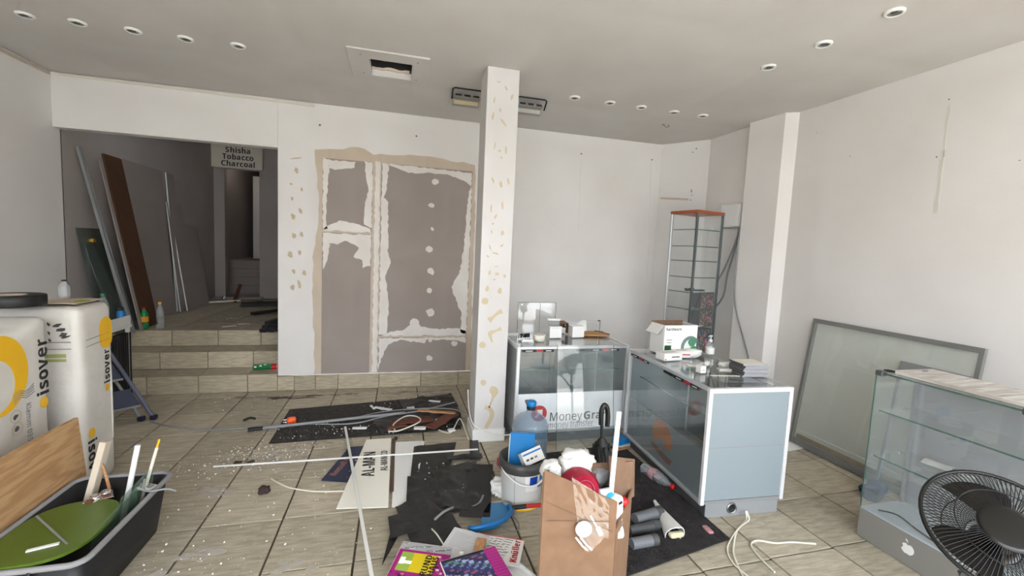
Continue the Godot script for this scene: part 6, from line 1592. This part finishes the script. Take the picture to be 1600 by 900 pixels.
# ---------------------------------------------------------------- crumbs and dust, past counting
func build_small_litter() -> void:
	var r := RandomNumberGenerator.new()
	r.seed = 4711
	var mesh := MB.new().box(Vector3.ZERO, v3(1, .55, .8), .2).mesh()
	var spots := [[-1.20, -3.35, .35, 150], [-.90, -3.50, .38, 420], [-1.0, -2.75, .55, 90], [-.55, -2.3, .45, 60], [-.75, -3.9, .35, 90], [-1.0, -2.3, .25, 60], [-.2, -3.75, .35, 100], [.1, -2.9, .4, 50], [-.1, -4.75, .5, 90], [.15, -4.30, .4, 80], [-1.5, -4.6, .6, 90], [.45, -3.9, .2, 60], [1.3, -2.3, .4, 25], [-2.2, -6.4, .5, 60], [-1.9, -7.3, .5, 60], [-.45, -3.05, .35, 70], [.55, -2.7, .2, 25]]
	var xf := []
	for s in spots:
		for k in s[3]:
			var a := r.randf() * TAU
			var d: float = s[2] * sqrt(r.randf()) * (0.5 + r.randf() * .7)
			var p := v3(s[0] + cos(a) * d * 1.2, .003, s[1] + sin(a) * d * .7)
			if p.z < -4.96 and p.z > -5.65: continue
			if p.z <= -5.65: p.y = .543
			elif p.x > -.95 and p.x < .6 and p.z < -3.7 and p.z > -4.6: p.y = .013
			elif p.x > 1.0 and p.x < 1.85 and p.z < -1.9: p.y = .014
			elif p.x > -.3 and p.x < .6 and p.z < -2.2 and p.z > -3.55: p.y = .03
			var sz := .0028 + .009 * pow(r.randf(), 3.5)
			xf.append(Transform3D(Basis.from_euler(v3(r.randf() * .5, r.randf() * TAU, r.randf() * .5)).scaled(Vector3.ONE * sz), p))
	var mm := MultiMesh.new()
	mm.transform_format = MultiMesh.TRANSFORM_3D
	mm.mesh = mesh
	mm.instance_count = xf.size()
	for i in xf.size(): mm.set_instance_transform(i, xf[i])
	var mi := MultiMeshInstance3D.new()
	mi.name = "plaster_crumbs"
	mi.multimesh = mm
	mi.material_override = mat(Color(.88, .86, .83), .9)
	add_child(mi)
	tag(mi, "white plaster crumbs scattered over the floor tiles and steps", "crumbs", "", "stuff")
	# streaks of fine white dust swept over the tiles
	var ds := MB.new()
	for q in [[-.92, -3.42, .10, .05], [-.84, -3.36, .06, .04], [-.80, -3.52, .14, .05], [-1.05, -2.98, .09, .05], [-1.15, -3.05, .07, .03], [-.45, -2.22, .08, .04], [.35, -4.72, .16, .035], [.05, -4.74, .18, .04], [.55, -4.68, .14, .03], [-.95, -2.40, .12, .05], [-1.05, -2.28, .08, .04], [-.5, -4.62, .22, .012], [-.55, -3.62, .10, .03]]:
		for k in 9:
			var b := blob(q[2] * r.randf_range(.12, .45), q[3] * r.randf_range(.15, .5), r.randf_range(-.3, .3), .35, 8)
			ds.prism(b, .0008, lying(v3(q[0] + r.randf_range(-1, 1) * q[2], .0006 + k * .0001, q[1] + r.randf_range(-1, 1) * q[3])))
	var dm := mat(Color(.80, .77, .73, .55), 1.0)
	dm.transparency = BaseMaterial3D.TRANSPARENCY_ALPHA
	var du := obj("plaster_dust", ds, dm)
	tag(du, "thin smears of white plaster dust on the floor tiles", "dust", "", "stuff")
	var dd := MB.new()
	for q in [[-1.15, -4.80, .35, .05], [-.95, -4.75, .25, .04], [-.6, -4.78, .2, .03], [.3, -4.80, .3, .02]]:
		for k in 10:
			dd.prism(blob(q[2] * r.randf_range(.15, .4), q[3] * r.randf_range(.2, .6), r.randf_range(-.2, .2), .4, 8), .0008, lying(v3(q[0] + r.randf_range(-1, 1) * q[2], .0007 + k * .0001, q[1] + r.randf_range(-1, 1) * q[3])))
	var dk := mat(Color(.30, .24, .20, .13), 1.0)
	dk.transparency = BaseMaterial3D.TRANSPARENCY_ALPHA
	var dirt := obj("dirt", dd, dk)
	tag(dirt, "dark dirt smears on the tiles along the foot of the back wall", "dirt", "", "stuff")
	# pebbles and chips large enough to tell apart
	var names := ["dark chip on the tiles left of the thin white bar's end", "dark flat chip lying beside the first", "brown chip near the rubber mat's front corner"]
	var ps := [v3(-1.06, .004, -3.37), v3(-.98, .004, -3.36), v3(.02, .006, -3.60)]
	for k in 3:
		crumple("dark_chip", names[k], "chip", ps[k], v3(.05, .012, .03), mat(Color(.28, .24, .21), .9), 70 + k, 40.0 * k)
